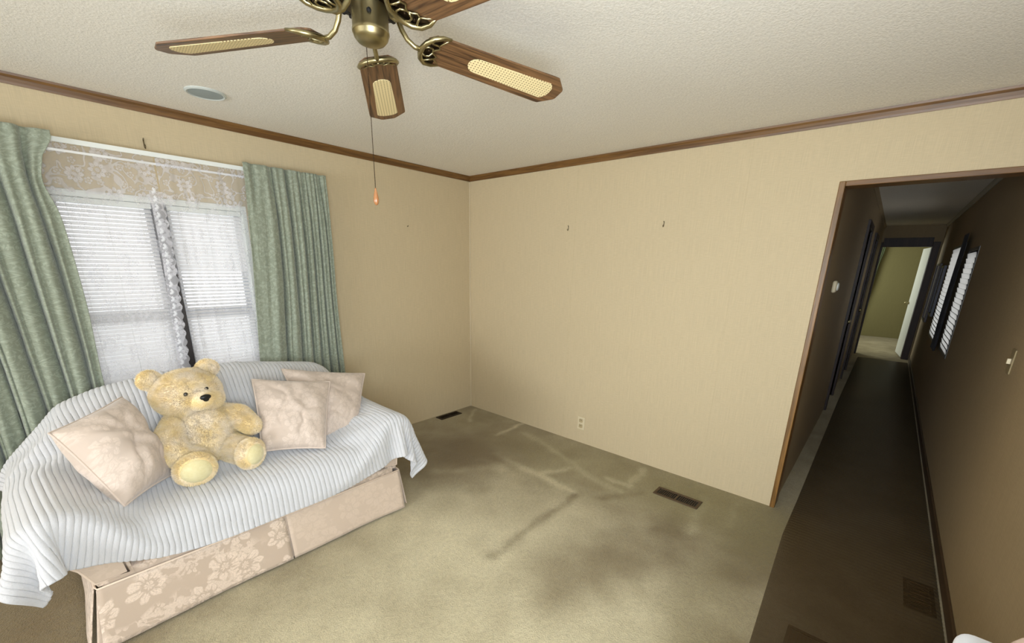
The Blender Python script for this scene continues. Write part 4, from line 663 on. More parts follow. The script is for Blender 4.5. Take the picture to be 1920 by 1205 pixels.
0,0,-7,-1,1,-2,3,2,3,0,1,-1,-4,-1,-3,8,-2,2,-12,1,-1,-12,3,-4,4,-2,2,10,-3,2,10,2,0,3,0,-1,4,2,-2,-1,-1,1,-7,-2,1,-6,0,0,-1,-1,0,0,-41,0,-4,1,-2,0,0,0,
2,0,1,11,2,-2,4,1,-2,-11,-3,5,-8,0,1,11,1,-4,-6,2,2,-6,-1,7,3,4,-8,7,-3,-8,-4,-2,18,4,0,-18,2,0,9,0,-1,3,-2,0,-4,-1,0,-2,-2,1,-3,-1,0,-4,0,1,-1,1,0,-2,
-1,1,-2,1,1,-1,-1,0,1,0,-2,4,-1,6,-11,0,-3,4,-2,-1,3,2,1,-4,-1,11,-12,-4,5,-3,5,-8,5,1,-4,4,-1,-2,2,0,2,-2,1,1,-1,-1,0,0,1,0,0,-1,0,0,1,-1,0,-1,1,0,
1,1,0,0,-1,0,0,0,0,0,1,0,0,-1,0,0,0,0,1,0,0,0,1,0,0,0,-1,-1,-1,3,0,-1,0,1,1,0,0,-1,-1,0,1,-1,0,0,1,0,-1,1,0,-1,1,1,-2,3,0,0,0,1,2,-4,
5,11,-6,12,15,-4,-11,-15,9,-4,-19,23,1,0,3,-3,1,-7,-1,1,-5,1,-1,1,0,0,2,0,0,1,0,0,2,0,-1,1,-1,0,3,-1,0,2,0,0,0,1,0,-1,-1,0,0,-1,1,-4,1,0,1,4,0,7,
-8,0,-8,5,0,3,-7,0,-2,11,0,1,-7,-1,0,-6,2,-2,-3,1,-1,6,-3,2,7,0,0,2,0,-1,2,1,0,2,0,-1,-5,-1,1,-3,-1,1,1,-41,0,-3,1,0,1,0,0,5,0,1,1,0,-1,-2,0,1,
-6,0,0,4,1,-1,-8,1,3,8,-2,-3,6,2,-7,-8,-2,12,-1,1,1,5,1,-11,0,-2,7,0,0,0,-1,1,-6,1,0,2,0,-1,1,-1,1,-4,-2,0,-2,0,0,-2,-1,1,-2,1,0,-1,-1,-1,2,0,0,2,
-3,7,-15,1,-4,5,-1,0,2,2,0,-2,-1,12,-14,-4,6,-3,5,-9,6,0,-5,5,0,-2,3,1,1,-2,0,2,-2,-1,-1,0,0,0,0,0,1,-1,0,-1,0,0,1,1,1,0,-1,-1,0,0,0,0,0,0,0,1,
1,0,-1,0,1,1,1,-1,0,-1,-1,0,0,0,-1,0,2,0,1,-1,-1,0,-1,3,-1,-1,0,1,1,0,0,0,0,0,0,0,0,-1,0,1,0,1,-1,0,1,1,-2,2,-1,0,2,1,1,-4,0,1,2,6,8,3,
7,13,-18,-8,-18,17,0,-10,22,-3,0,-7,-2,1,-6,1,0,0,-1,-1,3,0,0,2,0,0,2,0,0,1,0,0,1,0,0,0,-1,0,0,1,1,-2,0,-1,1,0,0,1,-1,0,-4,4,0,3,-4,1,-1,4,0,0,
-5,-1,-1,1,0,1,-2,0,-1,-3,0,0,-2,1,-1,5,-1,1,2,0,0,0,0,-1,-1,0,1,2,0,-1,-2,0,1,0,-40,1,1,0,0,0,0,0,2,0,0,-1,0,1,-1,-1,0,2,2,0,-3,-1,0,0,0,0,
2,1,-2,-4,-1,5,6,1,-7,0,0,0,0,-1,2,-1,1,1,0,0,-4,0,-1,3,-1,0,-1,0,0,-1,-1,0,-1,0,0,-2,-1,1,-2,0,0,-1,-1,0,2,0,0,0,-4,7,-16,3,-5,5,-1,1,0,0,0,0,
-1,13,-15,0,-5,17,2,-7,-1,0,0,-4,0,-1,1,0,2,-2,0,1,-2,0,-1,0,0,1,0,1,0,0,-1,0,0,1,0,0,-1,0,-1,0,1,0,1,0,-1,0,-1,1,0,0,0,0,1,0,0,0,-1,0,0,1,
0,0,0,0,0,1,1,0,-1,-1,1,0,1,-1,0,0,-1,1,0,0,1,0,0,0,0,-1,0,1,1,1,-1,-1,0,1,-1,1,-1,0,0,1,-2,3,0,0,2,1,3,-6,2,4,-2,-10,-10,25,9,12,-15,1,2,-17,
-2,-13,27,0,-1,-1,0,0,-3,0,0,2,0,0,2,-1,0,2,-1,-1,1,0,1,0,0,0,0,1,0,0,0,0,0,0,1,0,0,-1,-1,-2,0,-2,1,1,2,0,-1,-1,0,0,0,-2,0,0,2,1,0,0,-1,0,
0,0,0,-1,0,0,-2,0,-1,0,0,1,0,0,0,0,0,0,1,0,0,1,-1,-1,1,-40,1,1,-1,1,1,1,0,-1,0,-1,-1,0,1,-1,0,0,0,0,0,1,0,0,1,-1,0,1,2,-1,2,0,-2,-2,-1,3,
0,0,-2,0,0,0,0,0,-2,0,0,1,0,0,0,0,0,0,0,1,0,-1,-1,-1,-1,0,-2,0,0,-1,-1,0,5,0,1,-5,-5,6,-15,3,-5,6,0,0,1,1,0,1,-2,6,5,2,-6,10,-3,5,-24,1,-1,0,
1,-3,5,0,2,-2,0,0,-2,0,1,-1,0,0,1,0,-1,0,0,1,-1,0,-1,0,0,1,0,1,0,0,0,-1,0,-1,1,0,0,0,0,1,0,0,0,0,-1,0,0,1,-1,0,0,1,0,0,0,0,0,0,0,0,
1,0,0,-1,1,-1,1,-1,1,0,-1,1,0,0,0,0,0,0,0,0,0,1,0,1,-1,0,0,1,-1,2,-1,0,0,0,-1,3,0,-1,2,4,3,-7,9,9,-8,-9,-7,20,-5,-4,23,4,7,-20,-2,-8,-2,0,-2,3,
1,0,0,-1,0,1,0,0,1,0,0,2,0,0,-1,0,1,0,0,-1,0,0,0,-1,0,0,1,-1,1,-1,1,0,1,-1,-1,-2,-1,0,0,0,0,1,-1,0,0,2,0,-1,2,0,1,1,0,0,-1,0,-1,-6,1,0,
-2,-1,0,0,0,1,1,0,-1,2,0,0,3,0,0,1,-41,2,1,1,0,1,0,0,-3,0,0,-2,0,1,1,0,0,1,0,0,2,0,0,1,0,-1,0,0,0,-1,0,0,0,0,0,2,1,-2,-1,-1,0,1,0,0,
-1,0,0,0,0,-1,0,1,0,-1,-1,-1,-1,0,0,0,1,-1,0,0,4,-2,2,-12,-1,1,1,1,-3,1,1,0,2,0,0,7,-3,1,9,3,0,-16,-7,7,-17,3,-3,3,2,-3,6,0,0,0,0,0,-2,0,1,-1,
0,0,1,0,-1,0,1,1,-1,-1,0,0,1,0,0,-1,0,0,0,0,1,0,0,-1,1,0,0,0,0,0,-1,0,0,0,0,0,1,0,0,0,0,-1,0,0,1,0,0,-1,0,0,1,0,0,-1,1,0,1,-1,1,0,
0,0,-1,1,-1,1,0,1,0,0,-1,0,0,0,1,1,-1,0,-1,0,1,1,0,1,-1,-1,0,0,-1,3,-1,0,1,2,1,-3,9,8,-10,3,3,-2,-9,-6,25,-1,1,25,-3,-4,-9,-1,-3,-11,1,-2,-4,0,1,0,
0,0,0,1,0,0,0,0,0,0,0,0,-1,0,0,1,0,0,0,0,-1,0,0,1,-1,0,-1,0,0,0,-2,0,-1,1,1,0,3,-1,1,2,0,0,-1,0,0,-6,0,-1,-4,0,0,-1,1,1,1,0,-1,3,-1,0,
4,-1,0,0,0,0,1,-40,2,2,0,1,1,0,0,-2,0,0,-5,0,0,1,0,-1,3,-1,0,1,1,0,1,1,0,-1,-1,0,1,0,0,1,0,-2,-1,0,1,0,0,-1,0,0,1,0,0,-1,0,1,0,-1,-1,-2,
-1,0,-1,2,0,1,0,0,4,1,2,0,-4,0,-4,-3,0,-8,3,-2,7,0,0,6,0,1,1,-6,7,-23,-4,3,-7,6,-6,7,2,-2,4,0,-1,1,0,0,0,0,0,0,0,0,1,0,0,-1,0,0,0,0,0,1,
0,0,0,0,0,0,0,0,0,0,0,-1,0,1,0,0,0,0,0,0,0,1,0,0,0,0,0,-1,0,-1,1,0,1,0,0,-1,0,0,1,0,0,-1,0,0,1,0,0,-1,1,0,0,0,0,0,0,0,0,0,0,0,
0,0,0,0,0,-1,0,0,1,0,0,-1,0,0,1,0,0,2,0,-1,0,0,0,1,-1,-1,2,0,0,1,3,3,-6,10,7,-9,0,1,0,-8,-5,26,-3,-1,20,-2,-3,-10,1,-3,-9,1,0,-3,-1,0,0,1,0,0,
0,1,1,0,-1,-1,0,0,0,-1,0,0,1,0,-1,-2,0,-1,1,0,0,0,0,1,2,0,0,3,0,0,-2,0,0,-7,1,-1,-5,1,1,-1,-1,1,2,0,-1,5,-1,0,3,0,-1,0,0,0,1,0,1,1,-40,3,
2,0,-1,2,0,1,1,0,0,-5,0,0,-5,0,2,4,0,-2,1,0,0,3,0,-1,-1,0,1,-1,0,-1,1,0,-1,0,0,0,0,1,-1,0,0,0,0,0,-1,-1,-1,-1,0,0,1,1,0,0,2,2,9,-3,0,-7,
-7,0,-12,3,-1,2,3,-1,7,0,1,8,-7,6,-16,-4,4,-16,6,-5,7,1,-2,3,1,-1,2,0,-1,2,1,-1,0,-1,0,2,0,0,1,0,0,0,0,0,0,0,0,0,0,0,0,0,-1,0,0,1,0,1,0,0,
0,0,0,-1,0,0,1,0,0,0,0,1,-1,0,-1,0,0,0,1,0,0,0,0,0,-1,0,0,1,0,-1,0,0,0,0,1,0,0,-1,0,0,0,-1,0,0,1,0,1,-1,0,-1,-1,0,1,0,1,0,-1,0,1,-2,
1,0,0,-1,-1,1,0,0,1,0,0,1,-1,-1,1,1,1,0,-1,-1,1,-1,0,3,0,-1,2,4,2,-7,9,7,-10,0,0,0,-6,-3,24,-5,-1,17,0,-4,-14,2,-1,-4,-1,0,0,0,0,-1,0,0,0,0,0,-1,
0,0,0,-1,0,0,0,0,0,0,1,0,0,0,-1,5,-1,2,-7,1,-1,-7,0,0,-2,0,1,3,-1,-1,4,1,-1,5,-1,0,0,0,0,1,0,1,-1,0,0,-1,0,-1,0,-41,3,1,1,0,3,0,0,1,0,0,
2,1,0,-6,-1,0,-4,1,1,4,-1,-1,2,0,-1,-1,0,0,1,0,1,0,0,-2,0,0,0,0,0,0,0,0,-1,0,0,0,0,0,-1,1,1,3,-2,1,-1,-5,0,-11,0,0,1,2,-1,3,1,0,2,-1,1,-2,
0,3,-7,6,-2,14,1,-2,1,-8,2,-9,2,-2,2,-2,1,-5,0,-1,4,0,-1,3,1,0,0,-1,0,0,0,0,0,0,-1,1,1,1,0,-1,0,0,1,0,0,-1,0,0,0,0,0,0,0,0,1,0,0,-1,0,0,
0,0,-1,0,0,0,1,0,0,-1,0,0,0,0,-1,1,1,0,0,0,0,0,0,0,0,-1,-1,0,1,0,0,0,0,0,0,-1,0,-1,0,1,1,1,0,-1,-1,-1,0,0,1,1,-1,0,1,-3,1,2,-4,-2,-2,4,
-2,-2,5,0,1,2,0,-1,-2,1,0,-1,1,0,-3,0,1,-1,-1,0,4,-3,0,6,3,1,-5,7,3,-10,3,0,-4,-4,1,20,-4,-3,7,1,-3,-8,0,0,0,0,0,0,0,0,0,0,0,0,0,0,0,-1,0,-1,
1,0,1,-1,0,0,-5,1,-2,-2,0,1,2,0,-1,4,-1,0,3,0,0,1,0,0,-2,0,0,0,0,0,-1,0,0,0,0,0,1,0,1,-1,-40,3,1,0,0,0,0,0,3,0,0,0,0,0,0,1,0,1,-1,0,
-3,0,0,0,0,0,3,0,-1,-2,0,0,1,0,-1,0,0,0,0,0,-1,0,0,-1,0,0,1,-1,1,-2,-2,0,-3,0,0,0,1,-1,1,2,0,3,3,1,4,2,2,9,1,1,2,-5,0,-10,-10,1,-17,-4,1,-5,
5,-2,5,1,-2,3,2,-3,10,1,1,0,-1,0,0,0,0,0,1,0,0,0,0,0,0,0,0,-1,0,0,0,-1,0,0,1,0,0,0,0,0,0,0,0,0,0,0,0,0,0,0,0,0,0,0,1,0,0,-1,0,0,
1,0,0,0,0,0,0,0,0,0,0,0,0,0,0,0,0,0,0,0,0,0,0,0,0,-1,0,1,1,0,-1,0,-1,0,0,0,1,0,0,-1,0,0,1,0,0,0,0,-2,3,4,-11,3,4,-9,-1,-1,3,-4,-4,8,
-4,-2,7,-1,0,4,0,0,1,1,0,-3,3,0,-5,-1,0,1,-4,0,8,0,0,0,4,0,-5,2,1,-4,-1,0,10,0,-2,-3,1,0,1,-1,0,0,1,0,-1,1,0,0,-1,1,0,0,0,-1,0,0,0,-2,-1,0,
4,0,0,0,0,0,-2,0,0,-2,0,0,0,-1,0,1,1,0,0,0,0,0,0,0,1,0,1,0,0,-1,-1,-40,3,0,0,0,1,0,0,0,0,0,0,0,0,2,0,0,-2,0,0,2,1,0,-1,-1,0,1,0,-1,
1,0,0,0,0,0,0,0,-1,1,0,0,-1,0,-1,0,1,-2,0,-1,1,0,1,-1,0,-1,0,4,1,6,2,2,8,-2,0,-4,-9,2,-15,-10,3,-12,-2,0,-1,5,-2,2,3,-3,5,5,-3,9,0,0,4,0,0,0,
-1,-1,0,1,1,0,0,0,0,-1,0,0,0,-1,0,0,1,0,0,0,0,1,0,0,-1,0,0,1,0,0,-1,0,0,0,-1,0,0,0,0,0,1,0,1,0,0,-1,0,0,1,0,0,-1,0,0,0,0,0,0,0,0,
0,0,0,0,0,0,1,0,0,0,0,0,0,0,0,0,1,0,0,-1,0,0,0,0,1,0,0,-1,0,0,1,-1,0,-1,1,0,1,0,0,0,0,0,1,1,-3,3,2,-12,5,7,-8,1,1,-3,-2,-3,3,-3,-3,5,
-4,-2,6,-4,-2,7,-1,-1,3,2,1,-3,1,0,-2,-3,0,5,0,-1,2,2,-1,-1,1,0,2,1,0,-1,1,0,-1,1,0,2,-1,0,-2,0,1,-1,-1,0,0,0,0,0,-2,1,0,-1,-1,0,0,0,0,3,0,0,
2,1,1,2,0,-1,1,-1,0,2,0,1,2,0,0,0,1,-1,1,0,1,-7,-39,4,2,-1,0,1,0,0,3,0,-1,2,0,0,-1,0,-1,0,1,1,2,-1,-1,0,0,0,0,-1,-1,0,1,0,1,0,1,0,0,-2,
1,0,0,-1,1,-1,1,-2,1,-1,1,-2,1,0,0,3,2,6,-8,2,-8,-7,2,-13,-2,2,-1,5,-3,5,1,-2,0,0,0,0,0,-1,0,3,-1,11,0,-1,3,0,0,0,0,0,-1,0,0,2,-1,0,-2,0,0,1,
1,-1,-1,-1,1,0,0,0,0,0,-1,0,0,1,0,0,0,0,0,-1,0,0,0,0,0,1,0,0,0,0,0,-1,0,0,1,0,0,0,0,0,0,0,1,0,0,0,0,0,0,0,0,0,0,0,0,0,0,-1,0,0,
1,0,0,0,0,0,0,-1,0,0,1,0,0,-1,0,0,1,0,1,0,0,-1,0,0,1,-1,-1,-1,0,0,1,0,0,-1,0,0,1,1,0,0,0,-6,4,5,-11,2,1,-2,0,2,-2,1,0,1,0,-1,-1,-2,-1,3,
-3,-2,5,-6,-4,8,-1,-3,2,1,1,-2,1,2,-4,0,1,2,0,0,0,-1,0,0,0,-1,2,-2,1,-1,4,0,1,2,0,1,7,1,2,8,3,2,5,3,0,4,2,0,2,1,0,1,1,0,0,0,1,2,1,1,
0,0,-1,0,1,0,1,0,1,1,0,0,-24,-32,6,0,0,0,2,0,-1,1,-1,0,4,-3,-1,8,-2,0,9,-2,-4,3,0,-1,5,2,-4,-1,1,0,0,-2,0,-4,-1,3,1,-1,-2,-2,-2,1,2,-1,-1,1,1,1,
1,2,0,-1,1,0,-6,3,-9,4,0,3,3,-2,3,2,0,4,-6,1,-5,0,-1,0,0,0,-1,-2,0,-1,0,0,-2,0,1,0,0,0,0,-1,-1,6,0,1,-8,0,-1,6,-1,0,-5,0,0,3,1,0,-2,0,0,0,
0,0,1,-1,0,-1,0,0,2,0,1,-2,0,0,0,0,0,0,0,0,0,1,0,0,-1,-1,0,1,0,0,-1,1,0,0,0,0,0,0,0,0,-1,0,1,1,0,0,0,0,0,0,0,0,0,0,0,-1,0,1,1,0,
-1,0,0,1,0,0,0,-1,0,-1,0,-1,1,1,0,0,0,1,0,0,0,0,0,0,1,0,0,-1,0,0,0,0,0,1,0,-2,0,1,-2,-4,-1,5,-4,-1,4,-2,1,2,1,-1,-2,5,3,-8,7,9,-11,1,20,-11,
1,5,-7,-1,2,1,-2,1,-2,-5,-11,9,-2,10,0,-9,-17,-1,3,7,7,-22,12,2,3,-1,3,5,-6,3,3,-14,3,8,-9,4,9,-5,5,9,-2,3,9,0,2,6,3,2,4,2,1,4,3,1,3,2,1,2,1,0,
0,2,0,-17,-35,3,7,-2,-2,8,-1,-2,10,2,-5,10,7,-6,7,11,-7,-2,16,-6,4,5,-5,1,-2,-1,0,-1,0,-17,-15,1,-6,-12,1,-8,15,-5,-4,11,-6,-3,-2,-1,-3,-2,-1,2,-5,5,2,-5,6,6,-16,11,
4,-5,6,2,0,3,-1,0,-2,-2,5,1,7,-1,7,4,-2,6,4,1,6,-2,1,-7,-12,-2,-20,-1,2,1,1,3,-4,-2,-9,10,0,2,-5,0,4,-1,-1,1,-3,0,-3,3,-1,2,-2,0,-1,0,1,0,1,0,2,-4,
0,-2,3,0,0,0,0,1,-1,0,-1,0,0,1,0,0,0,0,0,0,0,1,0,0,0,0,1,0,0,0,0,0,0,-1,-1,0,0,0,0,1,0,0,-1,0,0,1,1,0,0,0,-1,0,-1,0,0,1,0,0,1,-1,
1,0,0,-1,-1,0,0,0,0,1,1,-2,0,1,-1,0,1,-1,0,0,-1,1,0,0,-10,-7,20,-7,-1,10,5,-1,-6,8,4,-11,7,7,-10,4,13,-10,1,7,-3,-5,14,-1,3,-5,0,1,-2,2,-9,-15,2,-2,-11,4,
4,13,-6,-16,12,1,9,17,1,-11,-28,3,27,-16,5,-21,14,-1,-19,19,0,6,11,2,2,4,0,-3,-7,0,-3,-9,1,-1,-11,3,3,-10,2,5,-8,3,6,-6,3,7,-4,3,7,-2,3,7,0,2,22,-29,-14,5,11,-6,
1,12,-5,-3,12,-3,-5,9,-2,-1,3,-1,7,-13,2,1,-5,0,-8,-13,0,-21,-14,1,5,1,-2,9,13,-6,-4,2,-1,-18,9,-2,1,3,1,0,-4,-1,-1,2,0,0,1,0,1,8,1,-1,-7,2,-1,-16,3,3,-11,5,
11,-9,9,-4,5,-2,-6,6,-5,-3,4,-3,-3,5,-4,11,-1,17,-2,-11,-2,1,-5,-4,1,7,-6,1,-1,-2,0,-3,3,-1,5,-5,0,3,-2,0,-6,4,0,5,-3,-1,0,-1,1,-3,2,-1,2,-1,1,1,0,0,-1,0,
0,1,1,0,-1,0,0,0,0,0,0,0,0,-1,0,0,1,-1,0,0,0,0,0,0,1,0,0,0,0,1,0,-1,0,0,0,0,0,0,-1,0,0,1,0,1,0,0,0,-1,0,-1,0,0,1,0,1,1,0,0,1,-1,
0,-2,2,-1,2,-2,0,-2,2,-9,-6,19,-4,-7,11,9,5,-11,10,8,-16,3,14,-7,-1,11,-2,0,3,-1,1,-5,0,-2,4,0,1,0,0,1,-4,0,-1,-5,0,2,-1,1,-9,-9,1,-1,2,-2,-5,2,2,-7,16,0,
10,8,-1,-16,-19,6,24,-21,5,8,0,1,-22,11,-2,-19,16,1,4,16,1,4,8,0,1,1,0,-2,-2,0,-4,-5,0,-3,-7,0,-2,-7,1,-1,-8,2,2,-9,2,22,14,-30,-3,4,0,-2,2,-1,1,-1,0,5,-6,1,
4,-12,0,-3,-11,1,-17,-15,0,-17,-1,0,8,-1,0,12,7,-4,-2,10,-5,-7,2,-1,-7,-1,1,-4,10,-1,0,-1,1,0,1,0,0,-4,0,0,4,0,1,6,0,2,6,1,-2,-4,0,-2,-10,1,4,-15,5,8,-13,9,
5,-7,7,2,0,3,-7,10,-11,-3,17,-13,-3,8,-3,1,4,-1,-1,0,1,0,-1,0,2,-7,4,0,-3,-1,1,4,-4,0,-2,1,0,2,0,-1,2,-1,1,1,0,0,-2,0,0,-1,1,0,0,-2,0,0,1,0,0,0,
0,0,0,0,0,0,0,-1,0,1,0,0,0,0,1,-1,-1,0,1,0,-1,0,1,0,0,-1,0,0,-3,2,0,-3,0,1,3,-2,0,1,0,0,2,0,0,-2,1,0,-4,1,-1,-4,2,-3,-7,7,0,-9,9,0,4,3,
9,10,-15,2,15,-5,-1,9,-2,-1,6,2,0,-2,-1,2,-7,-1,1,-5,0,-1,3,0,0,4,0,1,-3,-1,0,-4,1,-2,-7,1,-9,-5,1,2,1,0,0,3,-1,1,-1,-1,-14,7,1,4,13,1,6,2,-1,-16,-14,5,
14,-24,6,16,-1,1,0,-1,-1,-20,7,0,-16,15,0,0,17,0,4,10,1,5,5,0,1,2,1,-1,-1,0,-2,-2,-1,-3,-2,0,17,21,-30,1,-2,-1,3,-4,1,5,-9,0,-1,-15,1,-10,-14,1,-18,-5,-1,-7,2,0,
7,-1,1,10,3,-3,4,10,-5,-6,6,-3,-7,0,0,0,-1,0,-9,7,1,0,5,-1,0,-3,1,0,-2,0,0,-1,0,0,3,0,1,5,0,1,5,1,1,3,0,0,0,0,-1,-3,0,-1,-8,0,2,-13,3,6,-12,8,
5,-10,8,1,-2,1,-1,3,-4,-2,6,-5,-3,6,-7,-1,6,-2,0,7,-2,-1,2,-1,0,1,0,1,-1,-1,0,-1,0,0,-1,0,0,0,-1,0,1,0,1,0,1,-1,0,-1,1,0,0,0,0,0,0,0,1,1,0,0,
-1,1,0,1,0,-1,0,0,0,0,0,0,0,-1,1,1,-1,0,0,0,-1,-1,0,0,0,-6,3,0,-4,1,0,-3,2,1,0,0,0,3,1,1,5,1,3,12,-4,0,11,-2,0,3,1,0,2,1,1,-1,-1,1,-3,-1,
1,-7,-1,1,-5,0,0,-2,0,0,2,-1,-1,4,1,0,0,0,2,-4,1,-1,-5,0,-6,-7,0,-4,-2,1,2,2,-1,-1,2,0,1,-1,0,-8,0,1,-7,14,0,9,8,-1,0,-1,0,-15,-11,4,7,-23,6,18,-5,1,
6,1,0,-4,-1,1,-17,3,-1,-13,12,0,-5,16,0,3,12,0,5,7,1,4,4,1,2,2,0,22,13,-30,3,-5,0,2,-12,1,-7,-15,1,-13,-8,0,-12,-1,0,-3,1,0,2,-1,0,11,1,-2,7,9,-4,-3,8,-3,
-6,3,-2,1,-1,0,3,2,0,-16,-2,1,-2,9,0,0,-2,-1,0,0,1,0,-2,0,-1,2,-1,0,1,1,1,4,0,1,3,0,0,3,1,1,2,0,1,1,0,0,2,1,0,0,0,0,-2,-1,-1,-6,-1,1,-8,2,
1,-8,1,3,-6,4,1,-4,0,0,-3,0,1,-1,0,0,0,-2,-1,1,0,1,1,-1,0,2,-2,0,3,0,0,2,-1,0,1,0,0,2,-1,0,1,0,0,1,0,1,1,-1,-1,1,0,1,0,0,-1,1,0,1,1,0,
0,1,0,0,1,-1,0,3,0,1,3,0,1,3,1,1,3,0,0,4,1,1,2,1,-1,3,2,1,2,0,0,1,0,0,-2,0,2,-3,-1,0,-3,-2,1,-4,0,0,-5,-1,1,-4,0,1,-1,-1,0,0,1,0,1,0,
0,1,0,0,2,0,0,-1,0,1,-4,0,-3,-9,1,-7,-3,1,0,1,-1,1,0,0,-1,2,-1,-2,1,0,-1,-1,1,-10,7,1,2,13,0,5,2,-1,-2,-1,0,-11,-9,4,1,-23,7,15,-8,1,11,0,-1,1,1,1,
-6,-1,0,-11,2,0,-12,9,0,-8,13,-1,0,12,0,2,7,1]
# ------------------------------------------------------------------ ceiling fan
FX, FY, BZ = -2.2100, -1.9650, 2.144
fan = empty('ceiling_fan', (FX, FY, H), 'antique brass ceiling fan with five oak blades and woven cane inserts', 'ceiling fan')
latheo('canopy', [(.0, 0), (.085, 0), (.088, -.01), (.078, -.028), (.07, -.030), (0, -.030)], (FX, FY, H), MBRASS, fan, 48)
latheo('motor_housing', [(0, -.028), (.105, -.028), (.120, -.040), (.122, -.052), (.120, -.075), (.110, -.088), (.070, -.098), (0, -.099)], (FX, FY, H), MBRASSD, fan, 64)
latheo('motor_band', [(.1225, -.050), (.125, -.053), (.125, -.066), (.1225, -.069)], (FX, FY, H), MBRASS, fan, 64)
bm = bmesh.new()
for k in range(24):
    a = k*math.pi/12; mt = Matrix.Translation((FX, FY, H)) @ Matrix.Rotation(a, 4, 'Z'); bx(bm, .076, .104, -.006, .006, -.097, -.089, .002, 1, mt)
frombm('vent_rib', bm, MBLACK, fan)
latheo('switch_housing', [(.0, -.096), (.044, -.096), (.050, -.100), (.050, -.155), (.0512, -.157), (.0512, -.163), (.0495, -.165), (.047, -.174), (.038, -.184), (.018, -.190), (0, -.191)], (FX, FY, H), MBRASS, fan, 56)
latheo('reverse_switch', [(0, 0), (.006, 0), (.006, -.006), (0, -.008)], (0, 0, 0), MBLACK, None, 14)
rs = bpy.data.objects['reverse_switch']; rs.data.transform(Matrix.Translation((FX-.030, FY-.0405, 2.170)) @ Matrix.Rotation(math.radians(-90), 4, 'X')); rs.parent = fan; rs.matrix_parent_inverse = world_matrix(fan).inverted()
def blade_mesh():
    def outline(r0, r1, w0, w1, c):
        pts = [(r0, -w0*.62)]
        pts += [(r0+.02, -w0*.94), (r0+.06, -w0)]
        pts += [(r1-c*1.25, -w1), (r1-c*.95, -w1*.985), (r1-c*.08, -w1*.42), (r1, -w1*.30)]
        pts += [(x, -y) for x, y in pts[::-1]]
        return pts
    bm = bmesh.new(); pts = outline(.160, .66, .061, .074, .050)
    a = [bm.verts.new((x, y, -.003)) for x, y in pts]; b_ = [bm.verts.new((x, y, .003)) for x, y in pts]; n = len(pts)
    bm.faces.new(a[::-1]); bm.faces.new(b_)
    for i in range(n): bm.faces.new((a[i], a[(i+1) % n], b_[(i+1) % n], b_[i]))
    bmesh.ops.recalc_face_normals(bm, faces=bm.faces[:])
    bmesh.ops.bevel(bm, geom=[e_ for e_ in bm.edges if e_.calc_face_angle(0) > .8], offset=.0012, segments=1, affect='EDGES')
    me = bpy.data.meshes.new('blade'); bm.to_mesh(me); bm.free(); me.materials.append(MBLADE)
    pts = []
    for k in range(9):
        t = math.pi/2+math.pi*k/8; pts.append((.335+.032*math.cos(t), .032*math.sin(t)))
    pts += [(.598, -.042), (.606, -.036), (.616, -.020), (.618, 0), (.616, .020), (.606, .036), (.598, .042)]
    bm = bmesh.new(); a = [bm.verts.new((x, y, -.0046)) for x, y in pts]; b_ = [bm.verts.new((x, y, -.0030)) for x, y in pts]; n = len(pts)
    bm.faces.new(a[::-1])
    for i in range(n): bm.faces.new((a[i], a[(i+1) % n], b_[(i+1) % n], b_[i]))
    bmesh.ops.recalc_face_normals(bm, faces=bm.faces[:]); uvl = bm.loops.layers.uv.new('UVMap')
    for f in bm.faces:
        for l in f.loops: l[uvl].uv = (l.vert.co.x, l.vert.co.y)
    mc = bpy.data.meshes.new('cane_insert'); bm.to_mesh(mc); bm.free(); mc.materials.append(MCANE)
    return me, mc
